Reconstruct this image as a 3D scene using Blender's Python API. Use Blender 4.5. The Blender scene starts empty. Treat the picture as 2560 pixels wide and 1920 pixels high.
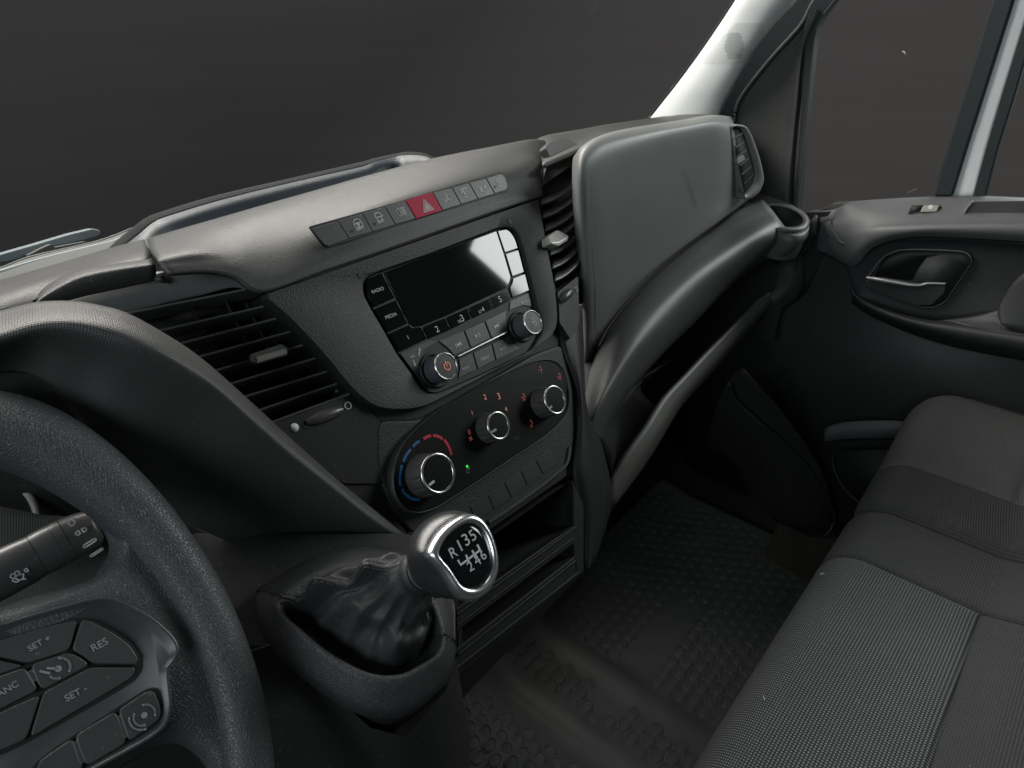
import bpy, bmesh, math, random
from mathutils import Vector, Matrix
random.seed(7)
R_ = math.radians
scn = bpy.context.scene
col = scn.collection

# ------------------------------------------------------------------ camera
CAM = Vector((0, 0, 1.0))          # metres; the cab floor is z = 0, x to the passenger side, y forward
FOC = 1750.0
PITCH, YAW = R_(30.8), R_(50.0)
F = Vector((math.cos(PITCH)*math.sin(YAW), math.cos(PITCH)*math.cos(YAW), -math.sin(PITCH)))
R = Vector((math.cos(YAW), -math.sin(YAW), 0))
U = R.cross(F)
cam = bpy.data.cameras.new('camera'); camo = bpy.data.objects.new('camera', cam); col.objects.link(camo)
m = Matrix((R, U, -F)).transposed().to_4x4(); m.translation = CAM
camo.matrix_world = m
cam.sensor_width = 36; cam.lens = 36*FOC/2560; cam.clip_start = .02; cam.clip_end = 60
cam.dof.use_dof = True; cam.dof.focus_distance = .72; cam.dof.aperture_fstop = 20.0
scn.camera = camo

# ------------------------------------------------------------------ world, lamps, exposure
w = bpy.data.worlds.new('World'); scn.world = w; w.use_nodes = True
bg = w.node_tree.nodes['Background']; bg.inputs[0].default_value = (.80, .95, 1.0, 1); bg.inputs[1].default_value = .04
scn.view_settings.view_transform = 'Standard'; scn.view_settings.look = 'None'
scn.view_settings.exposure = 0; scn.view_settings.gamma = 1

def area(name, loc, target, sx, sy, power, colr, roll=0):
    l = bpy.data.lights.new(name, 'AREA'); l.shape = 'RECTANGLE'; l.size = sx; l.size_y = sy
    l.energy = power; l.color = colr
    o = bpy.data.objects.new(name, l); col.objects.link(o)
    d = Vector(target)-Vector(loc)
    q = d.to_track_quat('-Z', 'Y').to_matrix().to_4x4() @ Matrix.Rotation(roll, 4, 'Z')
    q.translation = Vector(loc); o.matrix_world = q
    return o
area('windscreen_light', (.45, 1.75, 2.0), (.55, .35, .6), 2.8, .6, 88, (1.0, .96, .90))
area('passenger_window_light', (2.2, -.36, 1.55), (1.2, -.36, 1.55), 1.22, .60, 33, (.95, 1.0, .985))
area('driver_window_light', (-1.3, .0, 1.55), (.1, .35, .75), 1.0, .5, 13, (.86, .95, 1.0))
area('backdrop_light', (.9, 2.0, 3.2), (2.4, 3.4, .8), 1.8, 1.5, 27, (1, .97, .965))  # added unseen lamp, there only to brighten the backdrop

# ------------------------------------------------------------------ reading points
CR = {'V': (0, 0, .86406), 'A': (0, 350, 2.2122), 'B': (700, 380, 2.37), 'C': (900, 850, 3.3183), 'D': (0, 950, 1.7105),
      'E': (600, 1200, 2.5529), 'G': (1250, 0, 2.3694), 'H': (1850, 0, 1.6592), 'I': (1300, 300, 2.37),
      'J': (1250, 900, 1.6266), 'K': (1700, 850, 1.55), 'L': (0, 1400, 3.0722), 'M': (950, 900, 4.148),
      'N': (750, 400, 3.6867), 'R': (900, 640, 4.424), 'S': (1750, 50, 2.7657), 'T': (0, 1240, 5.53), 'U': (1900, 450, 3.3182)}
def ray(p):
    c, x, y = p; ox, oy, s = CR[c]
    return F*FOC + R*(ox+x/s-1280) + U*(960-(oy+y/s))
class Plane:
    def __init__(s, o, n, ex):
        s.o = Vector(o); s.n = Vector(n).normalized(); ex = Vector(ex); ex -= s.n*ex.dot(s.n); s.ex = ex.normalized(); s.ey = s.n.cross(s.ex)
    def __call__(s, p, h=0):
        d = ray(p); t = (s.o+s.n*h-CAM).dot(s.n)/d.dot(s.n); return CAM+d*t
def aty(p, y, dx=0): d = ray(p); return CAM+d*(y/d.y)
def atx(p, x): d = ray(p); return CAM+d*(x/d.x)
def atz(p, z): d = ray(p); return CAM+d*((z-1.0)/d.z)
def cp(c, L): return [(c, x, y) for x, y in L]
def pr(v):
    q = Vector(v)-CAM; z = q.dot(F); return (1280+FOC*q.dot(R)/z, 960-FOC*q.dot(U)/z)

T_ = R_(32.5)
q0 = ray(('V', 1120*.86406*1.0, 780*.86406)); q0 = CAM+q0*(.45/q0.y)
CON = Plane(q0, (0, -math.cos(T_), math.sin(T_)), (1, 0, 0))     # face of the centre console
def con(p, h=0): return CON(p, h)
def cone(p, e):                                                   # console face pushed e forward along the sight line
    v = con(p)-CAM; return CAM+v*((v.y+e)/v.y)
PV = Plane(con(('V', 640, 700), -.016), (-.20, -.83, .52), (.97, -.235, 0))      # left vent
TUN = Plane((.23, .30, .58), (0, -.3, .954), (1, 0, 0))          # top of the gear lever console

# ------------------------------------------------------------------ materials
def mat(name, colr, rough=.5, metal=0, coat=0, spec=.5, emis=None):
    m = bpy.data.materials.new(name); m.use_nodes = True; b = m.node_tree.nodes['Principled BSDF']
    b.inputs['Base Color'].default_value = (*colr, 1); b.inputs['Roughness'].default_value = rough
    b.inputs['Metallic'].default_value = metal; b.inputs['Coat Weight'].default_value = coat
    b.inputs['Specular IOR Level'].default_value = spec
    if emis: b.inputs['Emission Color'].default_value = (*emis[0], 1); b.inputs['Emission Strength'].default_value = emis[1]
    return m
def nd(m, t, **k):
    n = m.node_tree.nodes.new(t)
    for a, v in k.items():
        if a in n.inputs: n.inputs[a].default_value = v
        else: setattr(n, a, v)
    return n
def ln(m, a, b): m.node_tree.links.new(a, b)
def dusty(m, src, colour, b, amt):
    # sparse pale dust specks and faint smears lying on the surface
    n1 = nd(m, 'ShaderNodeTexNoise', Scale=260, Detail=1); n2 = nd(m, 'ShaderNodeTexNoise', Scale=22, Detail=4, Roughness=.7)
    ln(m, src, n1.inputs[0]); ln(m, src, n2.inputs[0])
    a = nd(m, 'ShaderNodeMapRange'); a.inputs[1].default_value = .715; a.inputs[2].default_value = .76; a.inputs[4].default_value = .55; ln(m, n1.outputs[0], a.inputs[0])
    c = nd(m, 'ShaderNodeMapRange'); c.inputs[1].default_value = .56; c.inputs[2].default_value = .80; c.inputs[4].default_value = .16; ln(m, n2.outputs[0], c.inputs[0])
    s = nd(m, 'ShaderNodeMath', operation='ADD'); ln(m, a.outputs[0], s.inputs[0]); ln(m, c.outputs[0], s.inputs[1])
    k = nd(m, 'ShaderNodeMath', operation='MULTIPLY'); k.use_clamp = True; ln(m, s.outputs[0], k.inputs[0]); k.inputs[1].default_value = amt
    x = nd(m, 'ShaderNodeMixRGB'); ln(m, k.outputs[0], x.inputs[0]); ln(m, colour, x.inputs[1]); x.inputs[2].default_value = (.17, .165, .15, 1)
    ln(m, x.outputs[0], b.inputs['Base Color'])
def grain(name, colr, rough=.5, scale=900, bump=.25, dist=.0006, kind='noise', var=.18, spec=.5, coat=0, detail=2, stretch=None, dust=.5):
    m = mat(name, colr, rough, 0, coat, spec); b = m.node_tree.nodes['Principled BSDF']
    tc = nd(m, 'ShaderNodeTexCoord'); src = tc.outputs['Object']
    if stretch:
        mp = nd(m, 'ShaderNodeMapping'); mp.inputs['Scale'].default_value = stretch; ln(m, src, mp.inputs[0]); src = mp.outputs[0]
    if kind == 'noise': t = nd(m, 'ShaderNodeTexNoise', Scale=scale, Detail=detail); out = t.outputs[0]
    else:
        t = nd(m, 'ShaderNodeTexVoronoi', Scale=scale); t.feature = 'DISTANCE_TO_EDGE' if kind == 'leather' else 'F1'; out = t.outputs['Distance']
        if kind == 'leather':
            nz = nd(m, 'ShaderNodeTexNoise', Scale=scale*.35, Detail=2)
            mx = nd(m, 'ShaderNodeMixRGB', blend_type='LINEAR_LIGHT'); mx.inputs[0].default_value = .0007
            ln(m, src, mx.inputs[1]); ln(m, nz.outputs[1], mx.inputs[2]); ln(m, src, nz.inputs[0]); ln(m, mx.outputs[0], t.inputs[0])
            cr = nd(m, 'ShaderNodeMapRange'); cr.inputs[2].default_value = .16; ln(m, out, cr.inputs[0]); cr.interpolation_type = 'SMOOTHSTEP'; out = cr.outputs[0]
    if kind != 'leather': ln(m, src, t.inputs[0])
    bp = nd(m, 'ShaderNodeBump', Strength=bump, Distance=dist); ln(m, out, bp.inputs['Height']); ln(m, bp.outputs[0], b.inputs['Normal'])
    n2 = nd(m, 'ShaderNodeTexNoise', Scale=14, Detail=5, Roughness=.65); ln(m, src, n2.inputs[0])
    mr = nd(m, 'ShaderNodeMapRange'); mr.inputs[3].default_value = 1-var; mr.inputs[4].default_value = 1+var; ln(m, n2.outputs[0], mr.inputs[0])
    mm = nd(m, 'ShaderNodeMixRGB', blend_type='MULTIPLY'); mm.inputs[0].default_value = 1; mm.inputs[1].default_value = (*colr, 1)
    ln(m, mr.outputs[0], mm.inputs[2]); dusty(m, src, mm.outputs[0], b, dust)
    mr2 = nd(m, 'ShaderNodeMapRange'); mr2.inputs[3].default_value = rough-.07; mr2.inputs[4].default_value = rough+.07; ln(m, n2.outputs[0], mr2.inputs[0]); ln(m, mr2.outputs[0], b.inputs['Roughness'])
    return m
def dots(name, base, dot, size, rough=.8, thresh=.32, bump=.5, axes='xy', rot=0):
    """woven cloth or dotted moulding: a staggered grid of small dots laid over two object axes"""
    m = mat(name, base, rough); b = m.node_tree.nodes['Principled BSDF']
    tc = nd(m, 'ShaderNodeTexCoord'); sp = nd(m, 'ShaderNodeSeparateXYZ'); ln(m, tc.outputs['Object'], sp.inputs[0])
    def mth(op, a, bb=None):
        n = nd(m, 'ShaderNodeMath', operation=op)
        for i, v in enumerate((a, bb)):
            if v is None: continue
            if isinstance(v, (int, float)): n.inputs[i].default_value = v
            else: ln(m, v, n.inputs[i])
        return n.outputs[0]
    uvn = nd(m, 'ShaderNodeSeparateXYZ'); ln(m, tc.outputs['UV'], uvn.inputs[0])
    ax = {'u': uvn.outputs[0], 'v': uvn.outputs[1], 'x': sp.outputs[0], 'y': sp.outputs[1], 'z': sp.outputs[2]}
    u = ax[axes[0]]; v = ax[axes[1]]
    if len(axes) > 2: v = mth('SUBTRACT', v, ax[axes[2]])
    u = mth('DIVIDE', u, size); v = mth('DIVIDE', v, size)
    a = mth('SINE', mth('MULTIPLY', mth('ADD', u, v), math.pi)); c = mth('SINE', mth('MULTIPLY', mth('SUBTRACT', u, v), math.pi))
    h = mth('MULTIPLY', a, c)
    mr = nd(m, 'ShaderNodeMapRange'); mr.inputs[1].default_value = thresh; mr.inputs[2].default_value = thresh+.35; ln(m, h, mr.inputs[0])
    n2 = nd(m, 'ShaderNodeTexNoise', Scale=9, Detail=6, Roughness=.7); ln(m, tc.outputs['Object'], n2.inputs[0])
    mr3 = nd(m, 'ShaderNodeMapRange'); mr3.inputs[3].default_value = .7; mr3.inputs[4].default_value = 1.3; ln(m, n2.outputs[0], mr3.inputs[0])
    mx = nd(m, 'ShaderNodeMixRGB'); mx.inputs[1].default_value = (*base, 1); mx.inputs[2].default_value = (*dot, 1); ln(m, mr.outputs[0], mx.inputs[0])
    mm = nd(m, 'ShaderNodeMixRGB', blend_type='MULTIPLY'); mm.inputs[0].default_value = 1; ln(m, mx.outputs[0], mm.inputs[1]); ln(m, mr3.outputs[0], mm.inputs[2])
    dusty(m, tc.outputs['Object'], mm.outputs[0], b, .30)
    bp = nd(m, 'ShaderNodeBump', Strength=bump, Distance=size*.3); ln(m, h, bp.inputs['Height']); ln(m, bp.outputs[0], b.inputs['Normal'])
    return m
M = {}
M['dash'] = grain('charcoal_dash_plastic', (.037, .039, .038), .48, 850, .45, .0007, var=.12, spec=.42)
M['fascia'] = grain('shade_tone_fascia_plastic', (.0165, .0178, .0172), .50, 760, .7, .0007, var=.12, spec=.32, dust=.3)  # colour held below the dash to paint the console's dimmer light
M['dark'] = grain('dark_moulded_plastic', (.022, .023, .022), .5, 1000, .3, .0005)
M['body'] = grain('shade_tone_console_plastic', (.0125, .0132, .0128), .54, 1000, .3, .0005, spec=.26, dust=.25)  # base colour darkened to paint the light falling off lower down
M['lid'] = grain('lit_tone_lid_plastic', (.17, .177, .172), .46, 1300, .18, .0004, var=.07)  # same plastic as the dash, colour raised to carry the light on it
M['cavity'] = mat('shade_tone_cavity_plastic', (.008, .009, .009), .7)  # near-black colour paints the shade inside recesses
M['slat'] = grain('vent_slat_plastic', (.11, .112, .11), .32, 900, .1, .0003)
M['hoodtex'] = dots('dotted_instrument_hood_plastic', (.030, .031, .031), (.055, .055, .052), .0016, .5, .1, .25, 'uv')
M['button'] = grain('soft_touch_button', (.040, .042, .042), .42, 1600, .12, .0003, var=.05)
M['button2'] = grain('radio_button_matt', (.018, .019, .019), .42, 1600, .12, .0003, var=.05)
M['gloss'] = mat('piano_black_gloss', (.006, .0065, .007), .07, 0, 0, .44)
M['display'] = mat('dark_display_glass', (.006, .0065, .007), .04, 0, 0, .46)
M['climate'] = grain('satin_black_panel', (.005, .0055, .0056), .40, 1800, .08, .0002, var=.05, spec=.14, dust=.12)
M['gap'] = mat('black_gap', (.004, .004, .004), .6)
M['red'] = grain('hazard_button_red', (.42, .005, .036), .5, 1600, .1, .0003, var=.04, spec=.2, dust=.1)
M['print'] = mat('grey_print', (.48, .49, .49), .5)
M['white'] = mat('white_print', (.55, .55, .55), .5)
M['dimprint'] = mat('dim_print', (.035, .035, .035), .5)
M['orange'] = mat('backlit_orange_print', (.4, .15, .1), .5, emis=((1, .35, .25), .28))
M['redprint'] = mat('backlit_red_print', (.3, .05, .04), .5, emis=((1, .22, .18), .16))
M['green'] = mat('green_indicator_lamp', (.02, .4, .03), .4, emis=((.05, 1, .08), .7))
M['redarc'] = mat('red_temperature_print', (.42, .006, .03), .45)
M['bluearc'] = mat('blue_temperature_print', (.004, .085, .20), .45)
M['silver'] = mat('satin_silver_trim', (.55, .55, .53), .28, 1)
M['handle'] = mat('dull_satin_handle', (.30, .30, .30), .42, .8)
M['tab'] = mat('grey_vent_tab_plastic', (.30, .29, .26), .38)
M['chrome'] = mat('polished_chrome', (.78, .78, .79), .26, 1)
M['knurl'] = dots('knurled_knob_side', (.05, .05, .055), (.15, .145, .18), .0011, .45, .2, .7, 'uv')
M['knob'] = grain('soft_black_knob', (.055, .053, .053), .34, 1600, .08, .0002, var=.05)
M['leather'] = grain('grained_black_leather', (.042, .046, .049),   .46, 560, .42, .0006, 'leather', var=.08, dust=.12)
M['gaiter'] = grain('smooth_black_leather', (.022, .0235, .0245), .48, 700, .4, .0005, 'leather', var=.1, dust=.25)
M['knobhide'] = grain('knob_leather', (.020, .022, .023), .27, 1100, .10, .0003, 'leather', var=.05, dust=.05)
M['thread'] = mat('black_stitching', (.012, .012, .012), .7)
M['spoke'] = grain('spoke_trim_plastic', (.040, .043, .046), .38, 1400, .15, .0003)
M['pillar2'] = grain('lit_tone_door_pillar_plastic', (.76, .79, .79), .55, 700, .12, .0004, var=.05, dust=.1)  # colour lifted above the front pillar's to make up for weaker light
M['pad'] = grain('lit_tone_pad_plastic', (.078, .081, .078), .46, 1100, .4, .0006, var=.1)  # dash plastic with the pad's brighter lighting put into its colour
M['bar'] = grain('lit_tone_ledge_plastic', (.13, .13, .12), .5, 1100, .3, .0006, var=.1)  # paler base colour stands in for light on the upward ledge
M['rimdark'] = grain('dull_tray_rim', (.020, .022, .023), .8, 900, .3, .0005, spec=.12)
M['dimwhite'] = mat('faded_grey_print', (.20, .21, .21), .5)
M['pillar'] = grain('pale_grey_pillar_plastic', (.58, .605, .60), .55, 700, .12, .0004, var=.05)
M['seal'] = mat('dark_rubber_seal', (.018, .025, .027), .55)
M['doorface'] = grain('shade_tone_door_plastic', (.026, .028, .029), .52, 900, .25, .0005, var=.12, spec=.4)  # darker copy of the door plastic, shade of the upright face in colour
M['door'] = grain('lit_tone_door_plastic', (.085, .090, .092), .5, 900, .25, .0005, var=.12)  # paler than the door face: light on the door top put in colour
M['doordark'] = grain('door_lower_plastic', (.022, .024, .024), .55, 900, .25, .0005, var=.15)
M['quarter'] = grain('mirror_corner_trim', (.050, .053, .050), .55, 900, .2, .0005)
M['fabric'] = dots('dotted_seat_cloth', (.0075, .0085, .0095), (.125, .133, .138), .0031, .85, .30, .5, 'xyz')
M['cloth'] = dots('plain_dark_seat_cloth', (.0125, .0142, .0142), (.025, .027, .027), .0030, .9, .0, .6, 'xyz')
M['cloth2'] = dots('fine_grey_seat_cloth', (.025, .027, .0265), (.065, .068, .067), .0023, .88, .2, .5, 'xyz')
M['rubber'] = grain('black_rubber_mat', (.095, .098, .094), .55, 500, .3, .0006, var=.45)
M['tunnel'] = grain('tunnel_trim_plastic', (.010, .0105, .010), .6, 900, .3, .0005)
M['carpet'] = grain('dark_cab_carpet', (.009, .009, .008), .9, 600, .6, .001, var=.4)
M['flap'] = grain('worn_floor_flap', (.06, .054, .038), .8, 400, .5, .0008, var=.5)
M['brass'] = mat('dull_brass', (.20, .12, .06), .45, .6)
M['wiper'] = mat('wiper_grey', (.16, .19, .20), .5)
M['cowl'] = grain('windscreen_cowl', (.085, .09, .085), .5, 500, .2, .0008)
M['slate'] = grain('slate_tray_plastic', (.018, .026, .036), .45, 900, .2, .0005)
M['backdrop'] = grain('grey_studio_backdrop', (.14, .135, .135), .9, 3, .0, .0, var=.16, stretch=(.03, .03, .6), dust=0)
# clear glass
g = bpy.data.materials.new('clear_window_glass'); g.use_nodes = True; nt = g.node_tree
for n in list(nt.nodes): nt.nodes.remove(n)
o_ = nt.nodes.new('ShaderNodeOutputMaterial'); tr = nt.nodes.new('ShaderNodeBsdfTransparent'); gl = nt.nodes.new('ShaderNodeBsdfGlossy')
gl.inputs['Roughness'].default_value = .03; mx = nt.nodes.new('ShaderNodeMixShader'); mx.inputs[0].default_value = .003
nt.links.new(tr.outputs[0], mx.inputs[1]); nt.links.new(gl.outputs[0], mx.inputs[2]); nt.links.new(mx.outputs[0], o_.inputs[0]); M['glass'] = g

# ------------------------------------------------------------------ builders
WL = {}
def thing(name, label, cat, loc, group=None):
    o = bpy.data.objects.new(name, None); col.objects.link(o); o.location = Vector(loc); o.empty_display_size = .05
    o['label'] = label; o['category'] = cat
    if group: o['group'] = group
    WL[o.name] = Vector(loc); return o
def mk(name, verts, faces, mt, parent=None, smooth=True, bevel=0, seg=2, solid=0, sub=0, label=None, sharp=None, loc=None):
    me = bpy.data.meshes.new(name); base = WL[parent.name] if parent else Vector(loc or (0, 0, 0))
    me.from_pydata([Vector(v)-base for v in verts], [], faces); me.validate()
    o = bpy.data.objects.new(name, me); col.objects.link(o)
    if parent: o.parent = parent
    else: o.location = base
    WL[o.name] = base.copy()
    me.materials.append(M[mt] if isinstance(mt, str) else mt)
    if smooth: me.polygons.foreach_set('use_smooth', [True]*len(me.polygons))
    if sharp: me.set_sharp_from_angle(angle=R_(sharp))
    if solid:
        s = o.modifiers.new('solid', 'SOLIDIFY'); s.thickness = solid; s.offset = -1
    if sub:
        s = o.modifiers.new('sub', 'SUBSURF'); s.levels = s.render_levels = sub
    if bevel:
        b = o.modifiers.new('bevel', 'BEVEL'); b.width = bevel; b.segments = seg; b.limit_method = 'ANGLE'; b.angle_limit = R_(35); b.harden_normals = True
    if label: o['label'] = label
    return o
def newell(p):
    n = Vector((0, 0, 0))
    for i in range(len(p)): a, b = p[i], p[(i+1) % len(p)]; n += a.cross(b)
    return n
def plate(name, pts, n, thick, mt, parent, bevel=.0006, label=None, seg=2, **k):
    n = Vector(n).normalized(); pts = list(pts)
    if newell([p-pts[0] for p in pts]).dot(n) < 0: pts.reverse()
    N = len(pts); v = pts+[p-n*thick for p in pts]
    f = [list(range(N)), list(range(2*N-1, N-1, -1))]+[[i, N+i, N+(i+1) % N, (i+1) % N] for i in range(N)]
    return mk(name, v, f, mt, parent, bevel=bevel, seg=seg, label=label, **k)
def crom(a, b, c, d, t):
    return .5*((2*b)+(c-a)*t+(2*a-5*b+4*c-d)*t*t+(3*b-a-3*c+d)*t*t*t)
def spl(p, n=6, closed=False):
    out = []; N = len(p)
    for i in range(N if closed else N-1):
        if closed: a, b, c, d = p[(i-1) % N], p[i], p[(i+1) % N], p[(i+2) % N]
        else: b, c = p[i], p[i+1]; a = p[i-1] if i else b*2-c; d = p[i+2] if i+2 < N else c*2-b
        out += [crom(a, b, c, d, j/n) for j in range(n)]
    if not closed: out.append(p[-1])
    return out
def fil(pts, r, k=5):
    N = len(pts); out = []
    for i in range(N):
        a, b, c = pts[i-1], pts[i], pts[(i+1) % N]; rr = r[i] if isinstance(r, (list, tuple)) else r
        if rr <= 0: out.append(b); continue
        la, lc = (a-b).length, (c-b).length; rr_ = min(rr, la*.48, lc*.48)
        p, q = b+(a-b)*(rr_/la), b+(c-b)*(rr_/lc)
        out += [p*(1-t)**2+b*2*t*(1-t)+q*t*t for t in [j/k for j in range(k+1)]]
    return out
def resamp(p, n):
    L = [0]
    for i in range(len(p)): L.append(L[-1]+(p[(i+1) % len(p)]-p[i]).length)
    out = []; j = 0
    for i in range(n):
        s = L[-1]*i/n
        while L[j+1] < s: j += 1
        t = (s-L[j])/max(L[j+1]-L[j], 1e-9); out.append(p[j].lerp(p[(j+1) % len(p)], t))
    return out
def loft(name, loops, mt, parent, c0=False, c1=False, closed=True, **k):
    N = len(loops[0]); v = [p for l in loops for p in l]; f = []
    for i in range(len(loops)-1):
        for j in range(N if closed else N-1):
            a = i*N+j; b = i*N+(j+1) % N; f.append([a, b, b+N, a+N])
    if c0: f.append(list(range(N-1, -1, -1)))
    if c1: f.append([(len(loops)-1)*N+j for j in range(N)])
    o = mk(name, v, f, mt, parent, **k); uvgrid(o, 0, 0, lens(len(loops), N, v)); return o
def uvgrid(o, rows, cols, fn):
    # surface lengths as texture coordinates, so moulded patterns follow the form
    me = o.data; me.uv_layers.new(name='UVMap'); uv = me.uv_layers[0].data
    for i, l in enumerate(me.loops): uv[i].uv = fn[l.vertex_index]
def lens(a, b, v):
    # v laid out as a rows of b; averaged arc lengths both ways
    r = [0.0]; c = [0.0]
    for i in range(1, a): r.append(r[-1]+sum((v[i*b+j]-v[(i-1)*b+j]).length for j in range(b))/b)
    for j in range(1, b): c.append(c[-1]+sum((v[i*b+j]-v[i*b+j-1]).length for i in range(a))/a)
    return [(c[j], r[i]) for i in range(a) for j in range(b)]
def patch(name, rows, mt, parent, nu=6, nv=6, solid=.003, flip=False, **k):
    rr = [spl(r, nu) for r in rows]; cols = [spl([r[j] for r in rr], nv) for j in range(len(rr[0]))]
    a, b = len(cols), len(cols[0]); v = [p for c in cols for p in c]
    f = [[i*b+j, (i+1)*b+j, (i+1)*b+j+1, i*b+j+1] for i in range(a-1) for j in range(b-1)]
    q = f[len(f)//2]; n = newell([v[i]-v[q[0]] for i in q]); c = v[q[0]]
    if n.dot(CAM-c) < 0: f = [x[::-1] for x in f]
    o = mk(name, v, f, mt, parent, solid=solid, **k); uvgrid(o, a, b, lens(a, b, v)); return o
def tube(name, pts, rad, mt, parent, n=12, sm=5, flat=1, up=None, **k):
    P = spl(pts, sm) if sm else list(pts)
    Rr = rad if isinstance(rad, (list, tuple)) else [rad]*len(pts)
    if sm:
        rv = spl([Vector((x, 0, 0)) for x in Rr], sm); Rr = [x[0] for x in rv]
    loops = []; u = up or Vector((0, 0, 1))
    for i, p in enumerate(P):
        t = (P[min(i+1, len(P)-1)]-P[max(i-1, 0)]).normalized(); s = t.cross(u)
        if s.length < 1e-4: s = t.cross(Vector((0, 1, 0)))
        s.normalize(); w_ = s.cross(t)
        loops.append([p+(s*math.cos(a)+w_*math.sin(a)*flat)*Rr[i] for a in [2*math.pi*j/n for j in range(n)]])
    return loft(name, loops, mt, parent, True, True, sharp=50, **k)
def disc(c, pl, r, n=40, sx=1, a0=0): return [c+(pl.ex*math.cos(a)*sx+pl.ey*math.sin(a))*r for a in [a0+2*math.pi*i/n for i in range(n)]]
def lathe(name, c, pl, prof, mt, parent, n=48, c0=False, c1=True, **k):
    return loft(name, [disc(c+pl.n*h, pl, r, n) for r, h in prof], mt, parent, c0, c1, **k)
def box(name, a, b, up, wd, ht, mt, parent, bevel=.0004, **k):
    """bar from a to b; wd along the side direction, ht along up"""
    d = (b-a).normalized(); s = d.cross(up).normalized()*wd/2; h = s.cross(d).normalized()*ht/2
    v = [a-s-h, a+s-h, a+s+h, a-s+h, b-s-h, b+s-h, b+s+h, b-s+h]
    return mk(name, v, [[3, 2, 1, 0], [4, 5, 6, 7], [0, 1, 5, 4], [1, 2, 6, 5], [2, 3, 7, 6], [3, 0, 4, 7]], mt, parent, bevel=bevel, **k)
def ribbon(name, pts, n, wd, mt, parent, sm=5, h=.0003, closed=False, **k):
    P = spl(pts, sm, closed) if sm else list(pts); n = Vector(n).normalized(); N = len(P); v = []; f = []
    for i, p in enumerate(P):
        t = (P[(i+1) % N if closed else min(i+1, N-1)]-P[(i-1) % N if closed else max(i-1, 0)]).normalized(); s = n.cross(t)*wd/2
        v += [p+s+n*h, p-s+n*h, p-s-n*.0004, p+s-n*.0004]
    for i in range(N if closed else N-1):
        a = 4*i; b = 4*((i+1) % N)
        f += [[a, a+1, b+1, b], [a+1, a+2, b+2, b+1], [a+3, a, b, b+3]]
    if not closed: f += [[0, 3, 2, 1], [4*N-4, 4*N-3, 4*N-2, 4*N-1]]
    return mk(name, v, f, mt, parent, smooth=False, **k)
def symbol(name, c, pl, size, strokes, mt, parent, wd=.0006, fills=(), rot=0, sx=1):
    v = []; f = []; cr, sr = math.cos(rot), math.sin(rot)
    def P(x, y): x *= sx; return c+(pl.ex*(x*cr-y*sr)+pl.ey*(x*sr+y*cr))*size+pl.n*.0004
    for s in strokes:
        for i in range(len(s)-1):
            a, b = P(*s[i]), P(*s[i+1]); d = (b-a)
            if d.length < 1e-7: continue
            d.normalize(); q = pl.n.cross(d)*wd/2; e = d*wd*.4; k = len(v)
            v += [a-e+q, a-e-q, b+e-q, b+e+q]; f.append([k, k+1, k+2, k+3])
    for s in fills:
        k = len(v); v += [P(*x) for x in s]; f.append(list(range(k, k+len(s))))
    return mk(name, v, f, mt, parent, smooth=False)
def arc(cx, cy, r, a0, a1, n=10, ry=None): return [(cx+r*math.cos(R_(a0+(a1-a0)*i/n)), cy+(ry or r)*math.sin(R_(a0+(a1-a0)*i/n))) for i in range(n+1)]
def text(s, a, b, pl, mt, parent, hs=1.0, bold=0, name='lettering'):
    cu = bpy.data.curves.new('t', 'FONT'); cu.body = s; cu.size = 1; cu.offset = bold
    o = bpy.data.objects.new('t', cu); col.objects.link(o); dg = bpy.context.evaluated_depsgraph_get()
    me = bpy.data.meshes.new_from_object(o.evaluated_get(dg)); bpy.data.objects.remove(o)
    xs = [v.co.x for v in me.vertices]; x0, x1 = min(xs), max(xs); k = (b-a).length/((x1-x0) if s != '1' else .36); ex = (b-a).normalized(); ey = pl.n.cross(ex)
    vs = [a+ex*(v.co.x-x0+(.12 if s == '1' else 0))*k+ey*v.co.y*k*hs+pl.n*.0004 for v in me.vertices]
    fs = [list(p.vertices) for p in me.polygons]; bpy.data.meshes.remove(me)
    return mk(name, vs, fs, mt, parent, smooth=False)
def inset(L, d):
    cx = sum(p[0] for p in L)/len(L); cy = sum(p[1] for p in L)/len(L); out = []
    for x, y in L:
        l = math.hypot(x-cx, y-cy); out.append((x+(cx-x)/l*d, y+(cy-y)/l*d))
    return out
X_ = Vector((1, 0, 0)); Z_ = Vector((0, 0, 1)); Y_ = Vector((0, 1, 0))
# ================================================================== DASHBOARD
dash = thing('dashboard', 'charcoal moulded van dashboard with centre console, air vents and glovebox lid', 'dashboard', (.6, .5, 0))
def V(x, y): return ('V', x, y)
# upper hood of the centre console: rolls from the top down to the seam above the radio
top = [(318, 515), (400, 491), (480, 468), (560, 445), (680, 411), (800, 377), (944, 340), (1060, 317), (1145, 301), (1176, 303)]
r1 = [(322, 535), (404, 515), (486, 493), (566, 470), (686, 437), (806, 405), (950, 364), (1064, 338), (1150, 322), (1186, 322)]
r2 = [(338, 556), (418, 541), (502, 535), (585, 525), (700, 492), (820, 447), (956, 408), (1072, 378), (1156, 352), (1184, 346)]
r3 = [(350, 574), (440, 563), (520, 570), (590, 590), (702, 552), (836, 510), (980, 462), (1084, 425), (1162, 400), (1174, 385)]
r4 = [(364, 591), (449, 586), (508, 599), (566, 631), (700, 586), (850, 535), (1000, 482), (1090, 451), (1166, 425), (1170, 424)]
ex = [[.085]*8+[.09, .10], [.045]*8+[.055, .085], [.012, .012, .016, .016, .010, .006, .006, .008, .016, .055], [.006, .006, .004, .002, .001, 0, 0, 0, .003, .03], [.004, .003, .001, 0, 0, 0, 0, 0, 0, .02]]
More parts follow.
